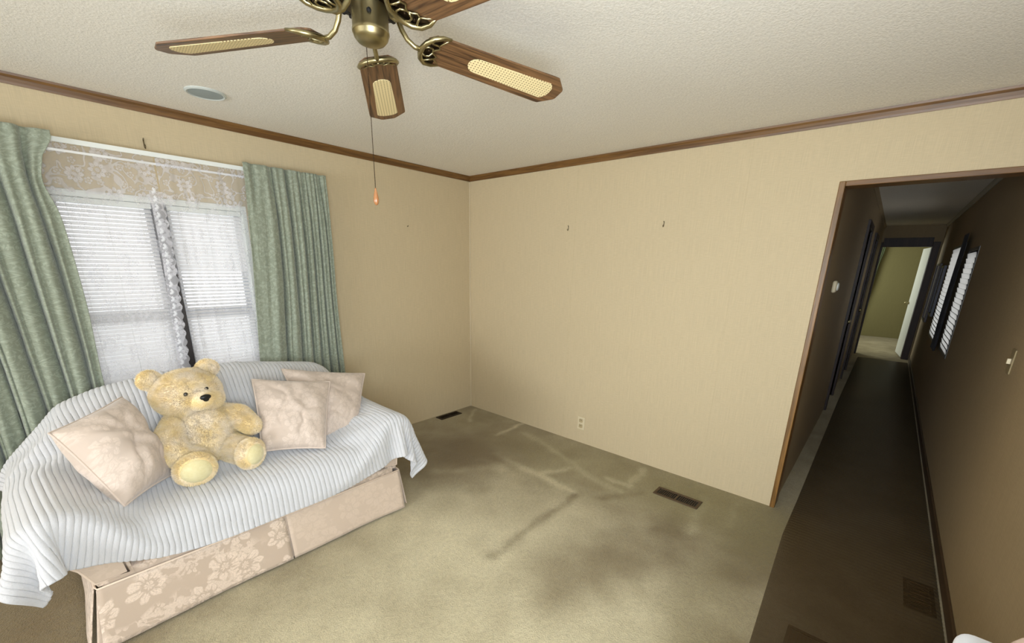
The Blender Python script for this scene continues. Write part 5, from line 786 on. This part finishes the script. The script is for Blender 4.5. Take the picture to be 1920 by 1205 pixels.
def arm_meshes():
    bm = bmesh.new()
    tube(bm, [(.118, 0, .072), (.130, 0, .066), (.136, 0, .050), (.144, 0, .026), (.158, 0, .004), (.178, 0, -.010), (.200, 0, -.014)], [.0085, .0085, .008, .0075, .007, .007, .0075], 12)
    U = [(.275, -.060, -.004), (.248, -.063, -.008), (.222, -.055, -.012), (.205, -.035, -.014), (.198, -.012, -.014), (.198, .012, -.014), (.205, .035, -.014), (.222, .055, -.012), (.248, .063, -.008), (.275, .060, -.004)]
    tube(bm, U, [.004, .006, .007, .0075, .008, .008, .0075, .007, .006, .004], 10)
    inner = [(.275, -.060, -.004), (.258, -.044, -.008), (.246, -.030, -.010), (.252, -.018, -.010), (.240, -.009, -.010), (.234, 0, -.010), (.240, .009, -.010), (.252, .018, -.010), (.246, .030, -.010), (.258, .044, -.008), (.275, .060, -.004)]
    tube(bm, inner, .0026, 8)
    for s in (-1, 1):
        tube(bm, [(.200, s*.010, -.013), (.215, s*.020, -.014), (.228, s*.018, -.013), (.236, s*.004, -.011)], .003, 8)
        tube(bm, [(.212, s*.044, -.013), (.228, s*.036, -.013), (.246, s*.030, -.010)], .003, 8)
    bmesh.ops.recalc_face_normals(bm, faces=bm.faces[:]); [setattr(v.co, 'x', v.co.x-.052) for v in bm.verts]; m1 = bpy.data.meshes.new('blade_arm'); bm.to_mesh(m1); bm.free(); m1.materials.append(MBRASS); m1.polygons.foreach_set('use_smooth', [True]*len(m1.polygons))
    bm = bmesh.new(); pl = U+inner[::-1][1:-1]; a = [bm.verts.new((x, y, -.0065)) for x, y, z in pl]; b_ = [bm.verts.new((x, y, -.0045)) for x, y, z in pl]; n = len(pl)
    bm.faces.new(a[::-1]); bm.faces.new(b_)
    for i in range(n): bm.faces.new((a[i], a[(i+1) % n], b_[(i+1) % n], b_[i]))
    for x, y in ((.225, -.028), (.225, .028), (.222, 0)): bmesh.ops.create_uvsphere(bm, u_segments=10, v_segments=6, radius=.0042, matrix=Matrix.Translation((x, y, -.0085)))
    bmesh.ops.recalc_face_normals(bm, faces=bm.faces[:]); [setattr(v.co, 'x', v.co.x-.052) for v in bm.verts]; m2 = bpy.data.meshes.new('bracket_plate'); bm.to_mesh(m2); bm.free(); m2.materials.append(MBRASSD); return m1, m2
meb, mec = blade_mesh(); ma1, ma2 = arm_meshes(); A0 = math.radians(125.28)
for k in range(5):
    a = A0-k*math.radians(72)
    def put(name, me, parent, mt):
        o = bpy.data.objects.new(name, me); C.objects.link(o); o.parent = parent; o.matrix_basis = mt; return o
    rel = Matrix.Translation((0, 0, BZ-H)) @ Matrix.Rotation(a, 4, 'Z')
    arm = put('blade_arm', ma1, fan, rel @ Matrix.Rotation(math.radians(PITCH), 4, 'X')); pl = put('bracket_plate', ma2, arm, Matrix())
    bl = put('blade', meb, fan, rel @ Matrix.Translation((.148, 0, 0)) @ Matrix.Rotation(math.radians(3.8), 4, 'Y') @ Matrix.Translation((-.148, 0, 0)) @ Matrix.Rotation(math.radians(PITCH), 4, 'X')); put('cane_insert', mec, bl, Matrix())
# pull chain
px_, py_ = FX+.012, FY+.047; bm = bmesh.new(); tube(bm, [(px_, py_, 2.150), (px_, py_, 1.735)], .0007, 6)
tmp = bmesh.new(); bmesh.ops.create_icosphere(tmp, subdivisions=1, radius=.0017); me_ = bpy.data.meshes.new('bead'); tmp.to_mesh(me_); tmp.free()
k = 0
while 2.148-k*.0042 > 1.736:
    nb = len(bm.verts); bm.from_mesh(me_); bm.verts.ensure_lookup_table()
    for v in bm.verts[nb:]: v.co += Vector((px_, py_, 2.148-k*.0042))
    k += 1
ch = frombm('pull_chain', bm, MBRASSD, fan, True); ch['kind'] = 'stuff'
tubeo('chain_outlet', [(FX+.009, FY+.038, 2.155), (px_, py_, 2.150)], .004, MBRASS, fan, 10)
b = NB('polished_pull_wood'); b.base(srgb(150, 100, 60), .25, 0, .6); latheo('pull_knob', [(0, .038), (.0025, .037), (.003, .032), (.006, .020), (.0085, .006), (.0085, -.003), (.006, -.010), (.003, -.013), (0, -.014)], (px_, py_, 1.702), b.m, fan, 24)

# ------------------------------------------------------------------ sofa
sofa = empty('loveseat', (-2.37, -.65, 0), 'blush damask skirted loveseat under the window, covered by a white blanket', 'sofa')
def poly_extrude(name, poly, axis, a, b_, mat, parent, bev=0, uvs=True):
    bm = bmesh.new(); n = len(poly)
    mk = lambda t, p: (p[0], t, p[1]) if axis == 'y' else (t, p[0], p[1])
    A_ = [bm.verts.new(mk(a, p)) for p in poly]; B_ = [bm.verts.new(mk(b_, p)) for p in poly]
    bm.faces.new(A_); bm.faces.new(B_[::-1])
    for i in range(n): bm.faces.new((A_[i], B_[i], B_[(i+1) % n], A_[(i+1) % n]))
    bmesh.ops.recalc_face_normals(bm, faces=bm.faces[:])
    if bev: bmesh.ops.bevel(bm, geom=[e_ for e_ in bm.edges if e_.calc_face_angle(0) > .9], offset=bev, segments=2, affect='EDGES')
    uvl = bm.loops.layers.uv.new('UVMap')
    for f in bm.faces:
        nx, ny, nz_ = [abs(c) for c in f.normal]
        for l in f.loops: l[uvl].uv = (l.vert.co.x, l.vert.co.z) if ny >= max(nx, nz_) else ((l.vert.co.y, l.vert.co.z) if nx > nz_ else (l.vert.co.x, l.vert.co.y))
    o = frombm(name, bm, mat, parent, True); return autosm(o, 30)
def boxuv(o):
    me = o.data; l = me.uv_layers.new(name='UVMap')
    for p in me.polygons:
        n = p.normal
        for li in p.loop_indices:
            c = me.vertices[me.loops[li].vertex_index].co; l.data[li].uv = (c.x, c.z) if abs(n.y) >= max(abs(n.x), abs(n.z)) else ((c.y, c.z) if abs(n.x) > abs(n.z) else (c.x, c.y))
    return o
boxuv(box('base_frame', -3.03, -1.70, -1.112, -.24, .04, .285, MSOFA, sofa, bev=.012, smooth=True))
boxuv(box('seat_cushion', -2.935, -2.372, -1.122, -.46, .288, .432, MSOFA2, sofa, bev=.035, seg=4, smooth=True)); boxuv(box('seat_cushion', -2.368, -1.80, -1.122, -.46, .288, .432, MSOFA2, sofa, bev=.035, seg=4, smooth=True))
def roll(x0, s, r=(.100, .085), n=14): return [(x0-s*.02+s*(r[0]-.007)*math.cos(math.pi*(-.35+1.2*k/(n-1))), .50+(r[1]-.007)*math.sin(math.pi*(-.35+1.2*k/(n-1)))) for k in range(n)]
armR = [(-1.765, .255), (-1.665, .255), (-1.655, .36)]+roll(-1.645, 1)
armL = [(-2.93, .255), (-3.040, .255), (-3.075, .34)]+roll(-3.125, -1)+[(-2.965, .49)]
poly_extrude('arm', armR, 'y', -1.085, -.26, MSOFA, sofa); poly_extrude('arm', armL, 'y', -1.115, -.26, MSOFA, sofa)
def shrink(poly, k):
    cx = sum(p[0] for p in poly)/len(poly); cz = sum(p[1] for p in poly)/len(poly); return [(cx+(p[0]-cx)*k, cz+(p[1]-cz)*k) for p in poly]
for poly, yf in ((armR, -1.085), (armL, -1.115)):
    s = shrink(poly, .90); poly_extrude('arm_front_panel', s, 'y', yf-.009, yf+.002, MSOFA2, sofa, .002)
    tubeo('welt', [(x, yf-.008, z) for x, z in s], .0045, MPIP, sofa, 8, True)
xsb = [-3.04, -3.0, -2.87, -2.6, -2.25, -1.8, -1.74, -1.70]; zsb = [.72, .78, .83, .87, .87, .80, .76, .68]
prof = [(-.228, .27, 0), (-.228, -.05, 1), (-.27, -.007, 1), (-.36, .003, 1), (-.425, -.025, 1), (-.462, -.1, 1), (-.520, .40, 0), (-.50, .27, 0)]
Xb = np.linspace(-3.03, -1.708, 40); vs_ = []; 
for x in Xb:
    zt = float(np.interp(x, xsb, zsb))-.006
    for y, z, f in prof: vs_.append((x, y, zt+z if f else z))
n = len(prof); fs = [[i*n+j, i*n+(j+1) % n, (i+1)*n+(j+1) % n, (i+1)*n+j] for i in range(39) for j in range(n)]+[list(range(n)), list(range(39*n, 40*n))[::-1]]
o = mesh('back_cushion', vs_, fs, MSOFA2, sofa, True); bm = bmesh.new(); bm.from_mesh(o.data); bmesh.ops.recalc_face_normals(bm, faces=bm.faces[:]); bm.to_mesh(o.data); bm.free(); boxuv(o)
# skirt panels with kick pleats
def skirt(pts_top, pts_bot, name='skirt_panel', mat=None, n=36):
    U = np.linspace(0, 1, n); V = np.linspace(0, 1, 14); UU, VV = np.meshgrid(U, V); T = np.array(pts_top, float); B = np.array(pts_bot, float)
    Pt = T[0]+(T[1]-T[0])*UU[..., None]; Pb = B[0]+(B[1]-B[0])*UU[..., None]; Pp = Pt+(Pb-Pt)*VV[..., None]
    L = np.linalg.norm(T[1]-T[0]); nn = np.cross((T[1]-T[0]), [0, 0, 1]); nn = nn/np.linalg.norm(nn)
    Pp = Pp+nn*((.006*np.sin(UU*L*9+1)*VV+.006*(fbm(UU*6, VV*2, 2)-.5)*VV)[..., None])
    o = gridmesh(name, Pp, mat or MSOFA, sofa, uv=np.stack([UU*L+T[0][0], VV*.25+.1], 2)); m = o.modifiers.new('s', 'SOLIDIFY'); m.thickness = .004; return o
skirt([(-3.050, -1.125, .250), (-2.352, -1.122, .250)], [(-3.075, -1.172, .012), (-2.350, -1.160, .012)], mat=MSOFA)
skirt([(-2.344, -1.122, .250), (-1.668, -1.122, .250)], [(-2.342, -1.158, .012), (-1.674, -1.172, .012)], mat=MSOFA2)
skirt([(-2.40, -1.116, .248), (-2.29, -1.116, .248)], [(-2.40, -1.140, .012), (-2.29, -1.140, .012)], 'kick_pleat', MSOFA2, 10)
skirt([(-1.664, -1.115, .250), (-1.664, -.25, .250)], [(-1.648, -1.150, .012), (-1.648, -.25, .012)], mat=MSOFA2)
skirt([(-3.054, -.25, .250), (-3.054, -1.115, .250)], [(-3.085, -.25, .012), (-3.105, -1.150, .012)], mat=MSOFA)
skirt([(-3.048, -1.112, .248), (-2.99, -1.114, .248)], [(-3.092, -1.150, .012), (-3.03, -1.146, .012)], 'kick_pleat', MSOFA2, 8)
tubeo('skirt_welt', [(-3.052, -.26, .252), (-3.052, -1.10, .252), (-3.046, -1.124, .252), (-2.37, -1.126, .252), (-1.674, -1.124, .252), (-1.664, -1.11, .252), (-1.664, -.26, .252)], .0042, MPIP, sofa, 8)
for x in (-3.0, -1.74):
    for y in (-1.06, -.30): box('foot', x-.025, x+.025, y-.025, y+.025, 0, .045, MDARK, sofa, bev=.004)

# ------------------------------------------------------------------ blanket (draped shape, then ribbed)
q = np.array(BLANKET).reshape(38, 97, 3)
q = np.cumsum(np.cumsum(q, 0), 1)/1000.0
def up(P, k, axis):   # Catmull-Rom upsample along an axis
    P = np.moveaxis(P, axis, 0); n = P.shape[0]; Q = np.concatenate([2*P[:1]-P[1:2], P, 2*P[-1:]-P[-2:-1]]); out = []
    t = np.linspace(0, n-1, (n-1)*k+1); i = np.minimum(t.astype(int), n-2); f = (t-i)[:, None, None]
    p0, p1, p2, p3 = Q[i], Q[i+1], Q[i+2], Q[i+3]
    R_ = .5*((2*p1)+(-p0+p2)*f+(2*p0-5*p1+4*p2-p3)*f**2+(-p0+3*p1-3*p2+p3)*f**3)
    return np.moveaxis(R_, 0, axis)
def smooth(P, k):
    for _ in range(k):
        Q = P.copy(); Q[1:-1] = (P[:-2]+2*P[1:-1]+P[2:])/4; P = Q.copy(); P[:, 1:-1] = (Q[:, :-2]+2*Q[:, 1:-1]+Q[:, 2:])/4
    return P
B = smooth(q, 1); B = up(B, 7, 1); B = up(B, 8, 0)
du = np.gradient(B, axis=1); dv = np.gradient(B, axis=0); N = np.cross(dv, du); N /= np.linalg.norm(N, axis=2, keepdims=True)+1e-9
if N[:, :, 2].mean() < 0: N = -N
nv, nu = B.shape[:2]; Ud = np.linspace(0, 2.24, nu)[None]+0*np.zeros((nv, 1)); Vd = (np.linspace(0, 1.48, nv)[:, None]+np.zeros((1, nu)))
rib = np.abs(np.sin(np.pi*Ud/.0215+.25*np.sin(Vd*7)))**.8
seg_ = .5+.5*np.sin(2*np.pi*Vd/.016+np.floor(Ud/.0215)*2.1)
B = B+N*((.0015+.0055*rib*(.86+.14*seg_)+.0015*fbm(Ud*60, Vd*60, 3))[..., None])
bl = gridmesh('blanket', B, MBLANK, uv=np.stack([Ud, Vd], 2)); m = bl.modifiers.new('solid', 'SOLIDIFY'); m.thickness = .007; m.offset = 1 if False else -1
tag(bl, 'white ribbed plush blanket draped over the whole loveseat', 'blanket')

# ------------------------------------------------------------------ pillows
def pillow(label, tl, tr, br, bl_, T, seed, front, sub=3):
    c = [np.array(p, float) for p in (tl, tr, br, bl_)]; n = 64
    U, V = np.meshgrid(np.linspace(-1, 1, n), np.linspace(-1, 1, n)); ex = .055
    def pos(u, v):
        uu = u*(1-ex*(1-v*v)*.8); vv = v*(1-ex*(1-u*u)*.8); s = (uu+1)/2; t = (vv+1)/2
        return (c[0]*((1-s)*(1-t))[..., None]+c[1]*(s*(1-t))[..., None]+c[2]*(s*t)[..., None]+c[3]*((1-s)*t)[..., None])
    base = pos(U, V); nrm = np.cross(c[1]-c[0], c[3]-c[0])+np.cross(c[2]-c[1], c[3]-c[2])*.0; nrm = nrm/np.linalg.norm(nrm)
    if nrm[1] > 0: nrm = -nrm
    e_ = np.clip((1-np.abs(U)**2.4)*(1-np.abs(V)**2.4), 0, 1)
    # corner-to-centre creases
    r = np.hypot(U, V); an = np.arctan2(V, U)
    cre = np.sin(an*9+seed+3*fbm(U*2+5, V*2+5, seed))*np.clip(r-.25, 0, 1)*np.clip(1.35-r, 0, 1)
    wr = (fbm((U+.6*V)*1.1+seed, (V-.6*U)*2.4+seed*2, seed, 2)-.5)
    ridg = (1-np.abs(2*fbm(U*1.1+V*.7+seed*3, V*1.3-U*.8+9, seed+5, 2)-1))**5
    w = .009*cre+.045*wr-.016*ridg*e_
    em = empty('throw_pillow', tuple(sum(c)/4), label, 'pillow', 'blush damask throw pillows on the loveseat')
    side = np.linalg.norm(c[1]-c[0])
    for s, nm in ((1, 'front_cover'), (-1, 'back_cover')):
        Pp = base+nrm*(s*(T*e_**.5+w*e_**.35*(1 if s > 0 else .4)))[..., None]
        gridmesh(nm, Pp if s > 0 else Pp, MPIL, em, uv=np.stack([U*side/2+seed*.7, V*side/2+seed*.3], 2))
    t = np.linspace(-1, 1, 22)[:-1]; ring = [(a, -1) for a in t]+[(1, a) for a in t]+[(-a, 1) for a in t]+[(-1, -a) for a in t]
    pp = pos(np.array([[p[0] for p in ring]]), np.array([[p[1] for p in ring]]))[0]
    tubeo('piping', [tuple(p) for p in pp], .0052, MPIL, em, 8, True)
    return em
pillow('blush damask pillow at the left end of the loveseat, leaning on the arm', (-3.052, -.82, .825), (-2.798, -.56, .86), (-2.71, -.82, .51), (-2.905, -1.01, .51), .125, 3, 0)
pillow('blush damask pillow at the right end, tucked behind the square one', (-2.063, -.53, .865), (-1.581, -.64, .771), (-1.800, -.90, .500), (-2.06, -.86, .48), .090, 8, 0)
pillow('square blush damask pillow standing beside the bear, in front of another', (-2.257, -.62, .855), (-1.87, -.74, .791), (-2.060, -1.01, .495), (-2.335, -.87, .52), .095, 5, 0)

# ------------------------------------------------------------------ teddy bear
b = NB('cream_plush'); g = b.geo(); n1 = b.noise(g, 14, 2, .5); n2 = b.noise(g, 220, 2, .6)
b.base(b.mix(b.step(n1, .32, .72), srgb(*BEAR1), srgb(*BEAR2)), .9, 0, .1, .5); MBEAR = b.m
b = NB('cream_fur'); g = b.geo(); n1 = b.noise(g, 14, 2, .5); b.base(b.mix(b.step(n1, .32, .72), srgb(*BEAR1), srgb(*BEAR2)), .85, 0, .1, .5); MFUR = b.m
bear = empty('teddy_bear', (-2.53, -.72, .45), 'large cream plush teddy bear sitting in the middle of the loveseat', 'teddy bear')
def ell(bm, c, r, rot=None, sub=3):
    t = bmesh.new(); bmesh.ops.create_icosphere(t, subdivisions=sub, radius=1)
    M = Matrix.Translation(c) @ ((rot or Matrix.Rotation(0, 4, 'Z')) @ Matrix.Diagonal((*r, 1))); bmesh.ops.transform(t, matrix=M, verts=t.verts[:]); add(bm, t)
def cap(bm, a, b_, ra, rb, n=7):
    a, b_ = Vector(a), Vector(b_)
    for k in range(n):
        f = k/(n-1); r = ra+(rb-ra)*f; ell(bm, a.lerp(b_, f), (r, r, r), None, 3)
bm = bmesh.new(); YAW = Matrix.Rotation(math.radians(14), 4, 'Z')
ell(bm, (-2.558, -.625, .842), (.150, .128, .120), YAW, 4)
ell(bm, (-2.60, -.665, .815), (.085, .09, .075), YAW); ell(bm, (-2.50, -.665, .812), (.085, .085, .075), YAW)
ell(bm, (-2.532, -.735, .826), (.062, .058, .046), YAW)
for c in ((-2.690, -.60, .930), (-2.448, -.59, .948)): ell(bm, c, (.052, .024, .048), Matrix.Rotation(math.radians(16 if c[0] < -2.6 else 2), 4, 'Z'))
ell(bm, (-2.525, -.665, .625), (.150, .125, .165), None, 4); ell(bm, (-2.535, -.70, .575), (.140, .120, .115)); ell(bm, (-2.535, -.655, .725), (.115, .085, .06))
cap(bm, (-2.635, -.68, .705), (-2.690, -.755, .655), .060, .064, 6); cap(bm, (-2.690, -.755, .655), (-2.672, -.835, .595), .064, .055, 6)
cap(bm, (-2.430, -.66, .705), (-2.375, -.72, .695), .055, .058, 5); cap(bm, (-2.375, -.72, .695), (-2.345, -.80, .655), .058, .048, 6)
cap(bm, (-2.60, -.72, .545), (-2.625, -.86, .545), .080, .074, 7); cap(bm, (-2.46, -.72, .545), (-2.415, -.85, .545), .078, .070, 7)
RL = Matrix.Rotation(math.radians(-4), 4, 'Z'); RR = Matrix.Rotation(math.radians(24), 4, 'Z')
ell(bm, (-2.636, -.925, .548), (.084, .048, .078), RL); ell(bm, (-2.402, -.925, .550), (.072, .050, .078), RR @ Matrix.Rotation(math.radians(18), 4, 'Y'))
me = bpy.data.meshes.new('body'); bm.to_mesh(me); bm.free(); tmp = bpy.data.objects.new('tmp', me); C.objects.link(tmp)
r_ = tmp.modifiers.new('r', 'REMESH'); r_.mode = 'VOXEL'; r_.voxel_size = .0065; s_ = tmp.modifiers.new('s', 'SMOOTH'); s_.factor = .5; s_.iterations = 5
dg = bpy.context.evaluated_depsgraph_get(); me2 = bpy.data.meshes.new_from_object(tmp.evaluated_get(dg)); bpy.data.objects.remove(tmp); me2.name = 'body'
me2.materials.clear(); body = link('body', me2, MBEAR, bear, True)
# short plush pile
nvt = len(me2.vertices); co = np.zeros(nvt*3); me2.vertices.foreach_get('co', co); co = co.reshape(-1, 3); no = np.zeros(nvt*3); me2.vertices.foreach_get('normal', no); no = no.reshape(-1, 3)
me2.calc_loop_triangles(); tri = np.zeros(len(me2.loop_triangles)*3, dtype=np.int32); me2.loop_triangles.foreach_get('vertices', tri); tri = tri.reshape(-1, 3)
rg = np.random.RandomState(5); ar = np.linalg.norm(np.cross(co[tri[:, 1]]-co[tri[:, 0]], co[tri[:, 2]]-co[tri[:, 0]]), axis=1); NF = 200000
pick = rg.choice(len(tri), NF, p=ar/ar.sum()); w = rg.dirichlet((1, 1, 1), NF); T3 = tri[pick]
Pf = (co[T3]*w[..., None]).sum(1); Nf = (no[T3]*w[..., None]).sum(1); Nf /= np.linalg.norm(Nf, axis=1, keepdims=True)
soles = np.zeros(NF, bool)
for c, R_ in (((-2.64, -.975, .548), .066), ((-2.385, -.968, .55), .060)): soles |= (np.linalg.norm((Pf-np.array(c))*np.array([1, .6, 1]), axis=1) < R_) & (Nf[:, 1] < -.6)
sn = np.linalg.norm(Pf-np.array((-2.525, -.79, .83)), axis=1) < .05
ang = 6.28*vn(Pf[:, 0]*22+Pf[:, 1]*9, Pf[:, 2]*22+Pf[:, 1]*15, 2); swirl = np.stack([np.cos(ang), .3*np.sin(ang*1.7), np.sin(ang)-.55], 1)
D = Nf*1.0+swirl*.45+rg.normal(0, .12, (NF, 3)); D /= np.linalg.norm(D, axis=1, keepdims=True); Lf = .0100*(.7+.6*rg.rand(NF)); Lf[sn | soles] *= .35
Sd = np.cross(D, rg.normal(0, 1, (NF, 3))); Sd /= np.linalg.norm(Sd, axis=1, keepdims=True); hw = .0012
V0 = Pf-Sd*hw-Nf*.001; V1 = Pf+Sd*hw-Nf*.001; V2 = Pf+D*Lf[:, None]
VV = np.stack([V0, V1, V2], 1).reshape(-1, 3); me3 = bpy.data.meshes.new('fur'); me3.vertices.add(NF*3); me3.vertices.foreach_set('co', VV.astype(np.float32).ravel())
me3.loops.add(NF*3); me3.loops.foreach_set('vertex_index', np.arange(NF*3, dtype=np.int32)); me3.polygons.add(NF); me3.polygons.foreach_set('loop_start', np.arange(0, NF*3, 3, dtype=np.int32)); me3.update(calc_edges=True)
fur = link('fur', me3, MFUR, body); fur['kind'] = 'stuff'
MEYE = m_plain('black_bead', srgb(12, 10, 10), .08, 0, .8); MNOSE = m_plain('black_plush_nose', srgb(10, 10, 11), .45)
for c in ((-2.586, -.749, .868), (-2.497, -.733, .876)):
    bm = bmesh.new(); ell(bm, c, (.0105, .007, .0105), None, 2); frombm('eye', bm, MEYE, bear, True)
bm = bmesh.new(); ell(bm, (-2.519, -.795, .850), (.025, .012, .014), YAW, 3); ell(bm, (-2.518, -.794, .841), (.014, .011, .014), YAW, 3); frombm('nose', bm, MNOSE, bear, True)
MSOLE = NB('foot_pad_plush'); n = MSOLE.noise(MSOLE.geo(), 60, 3); MSOLE.base(MSOLE.mix(n, srgb(206, 192, 138), srgb(226, 216, 176)), .85, 0, .1, .4); MSOLE.bump(n, .5, .004); MSOLE = MSOLE.m
bm = bmesh.new(); ell(bm, (-2.637, -.940, .549), (.068, .040, .062), RL, 4); tag(frombm('foot_pad', bm, MSOLE, bear, True), 'paler smooth sole of the foot')
bm = bmesh.new(); ell(bm, (-2.397, -.938, .551), (.056, .043, .062), RR @ Matrix.Rotation(math.radians(18), 4, 'Y'), 4); tag(frombm('foot_pad', bm, MSOLE, bear, True), 'paler smooth sole of the foot')

# ------------------------------------------------------------------ armchair whose corner shows at the bottom right
ac = empty('armchair', (-2.3, -3.4, 0), 'blush upholstered armchair against the right wall, only its corner in view', 'armchair')
MCH = fabric_damask('armchair_blush', srgb(196, 160, 132), srgb(210, 178, 150), 7, .6, False)
box('seat', -2.62, -2.00, -3.62, -3.04, .12, .42, MCH, ac, bev=.03, smooth=True, seg=3)
box('backrest', -2.62, -1.94, -3.69, -3.50, .12, .935, MCH, ac, bev=.06, smooth=True, seg=5)
for x0, x1 in ((-2.78, -2.63), (-2.00, -1.85)): box('arm', x0, x1, -3.66, -3.08, .05, .49, MCH, ac, bev=.05, smooth=True, seg=4)
for x in (-2.70, -1.90):
    for y in (-3.60, -3.10): box('leg', x-.02, x+.02, y-.02, y+.02, 0, .06, MDARK, ac, bev=.003)
fb = empty('folded_blanket', (-1.9, -3.55, .49), 'folded white blanket on the armchair arm at the bottom right corner', 'blanket')
for k, (z0, z1) in enumerate(((.491, .588), (.589, .686), (.687, .785))): box('fold', -1.975+.004*k, -1.795-.004*k, -3.655+.003*k, -3.47-.004*k, z0, z1, MBLANK, fb, bev=.028, smooth=True, seg=5)
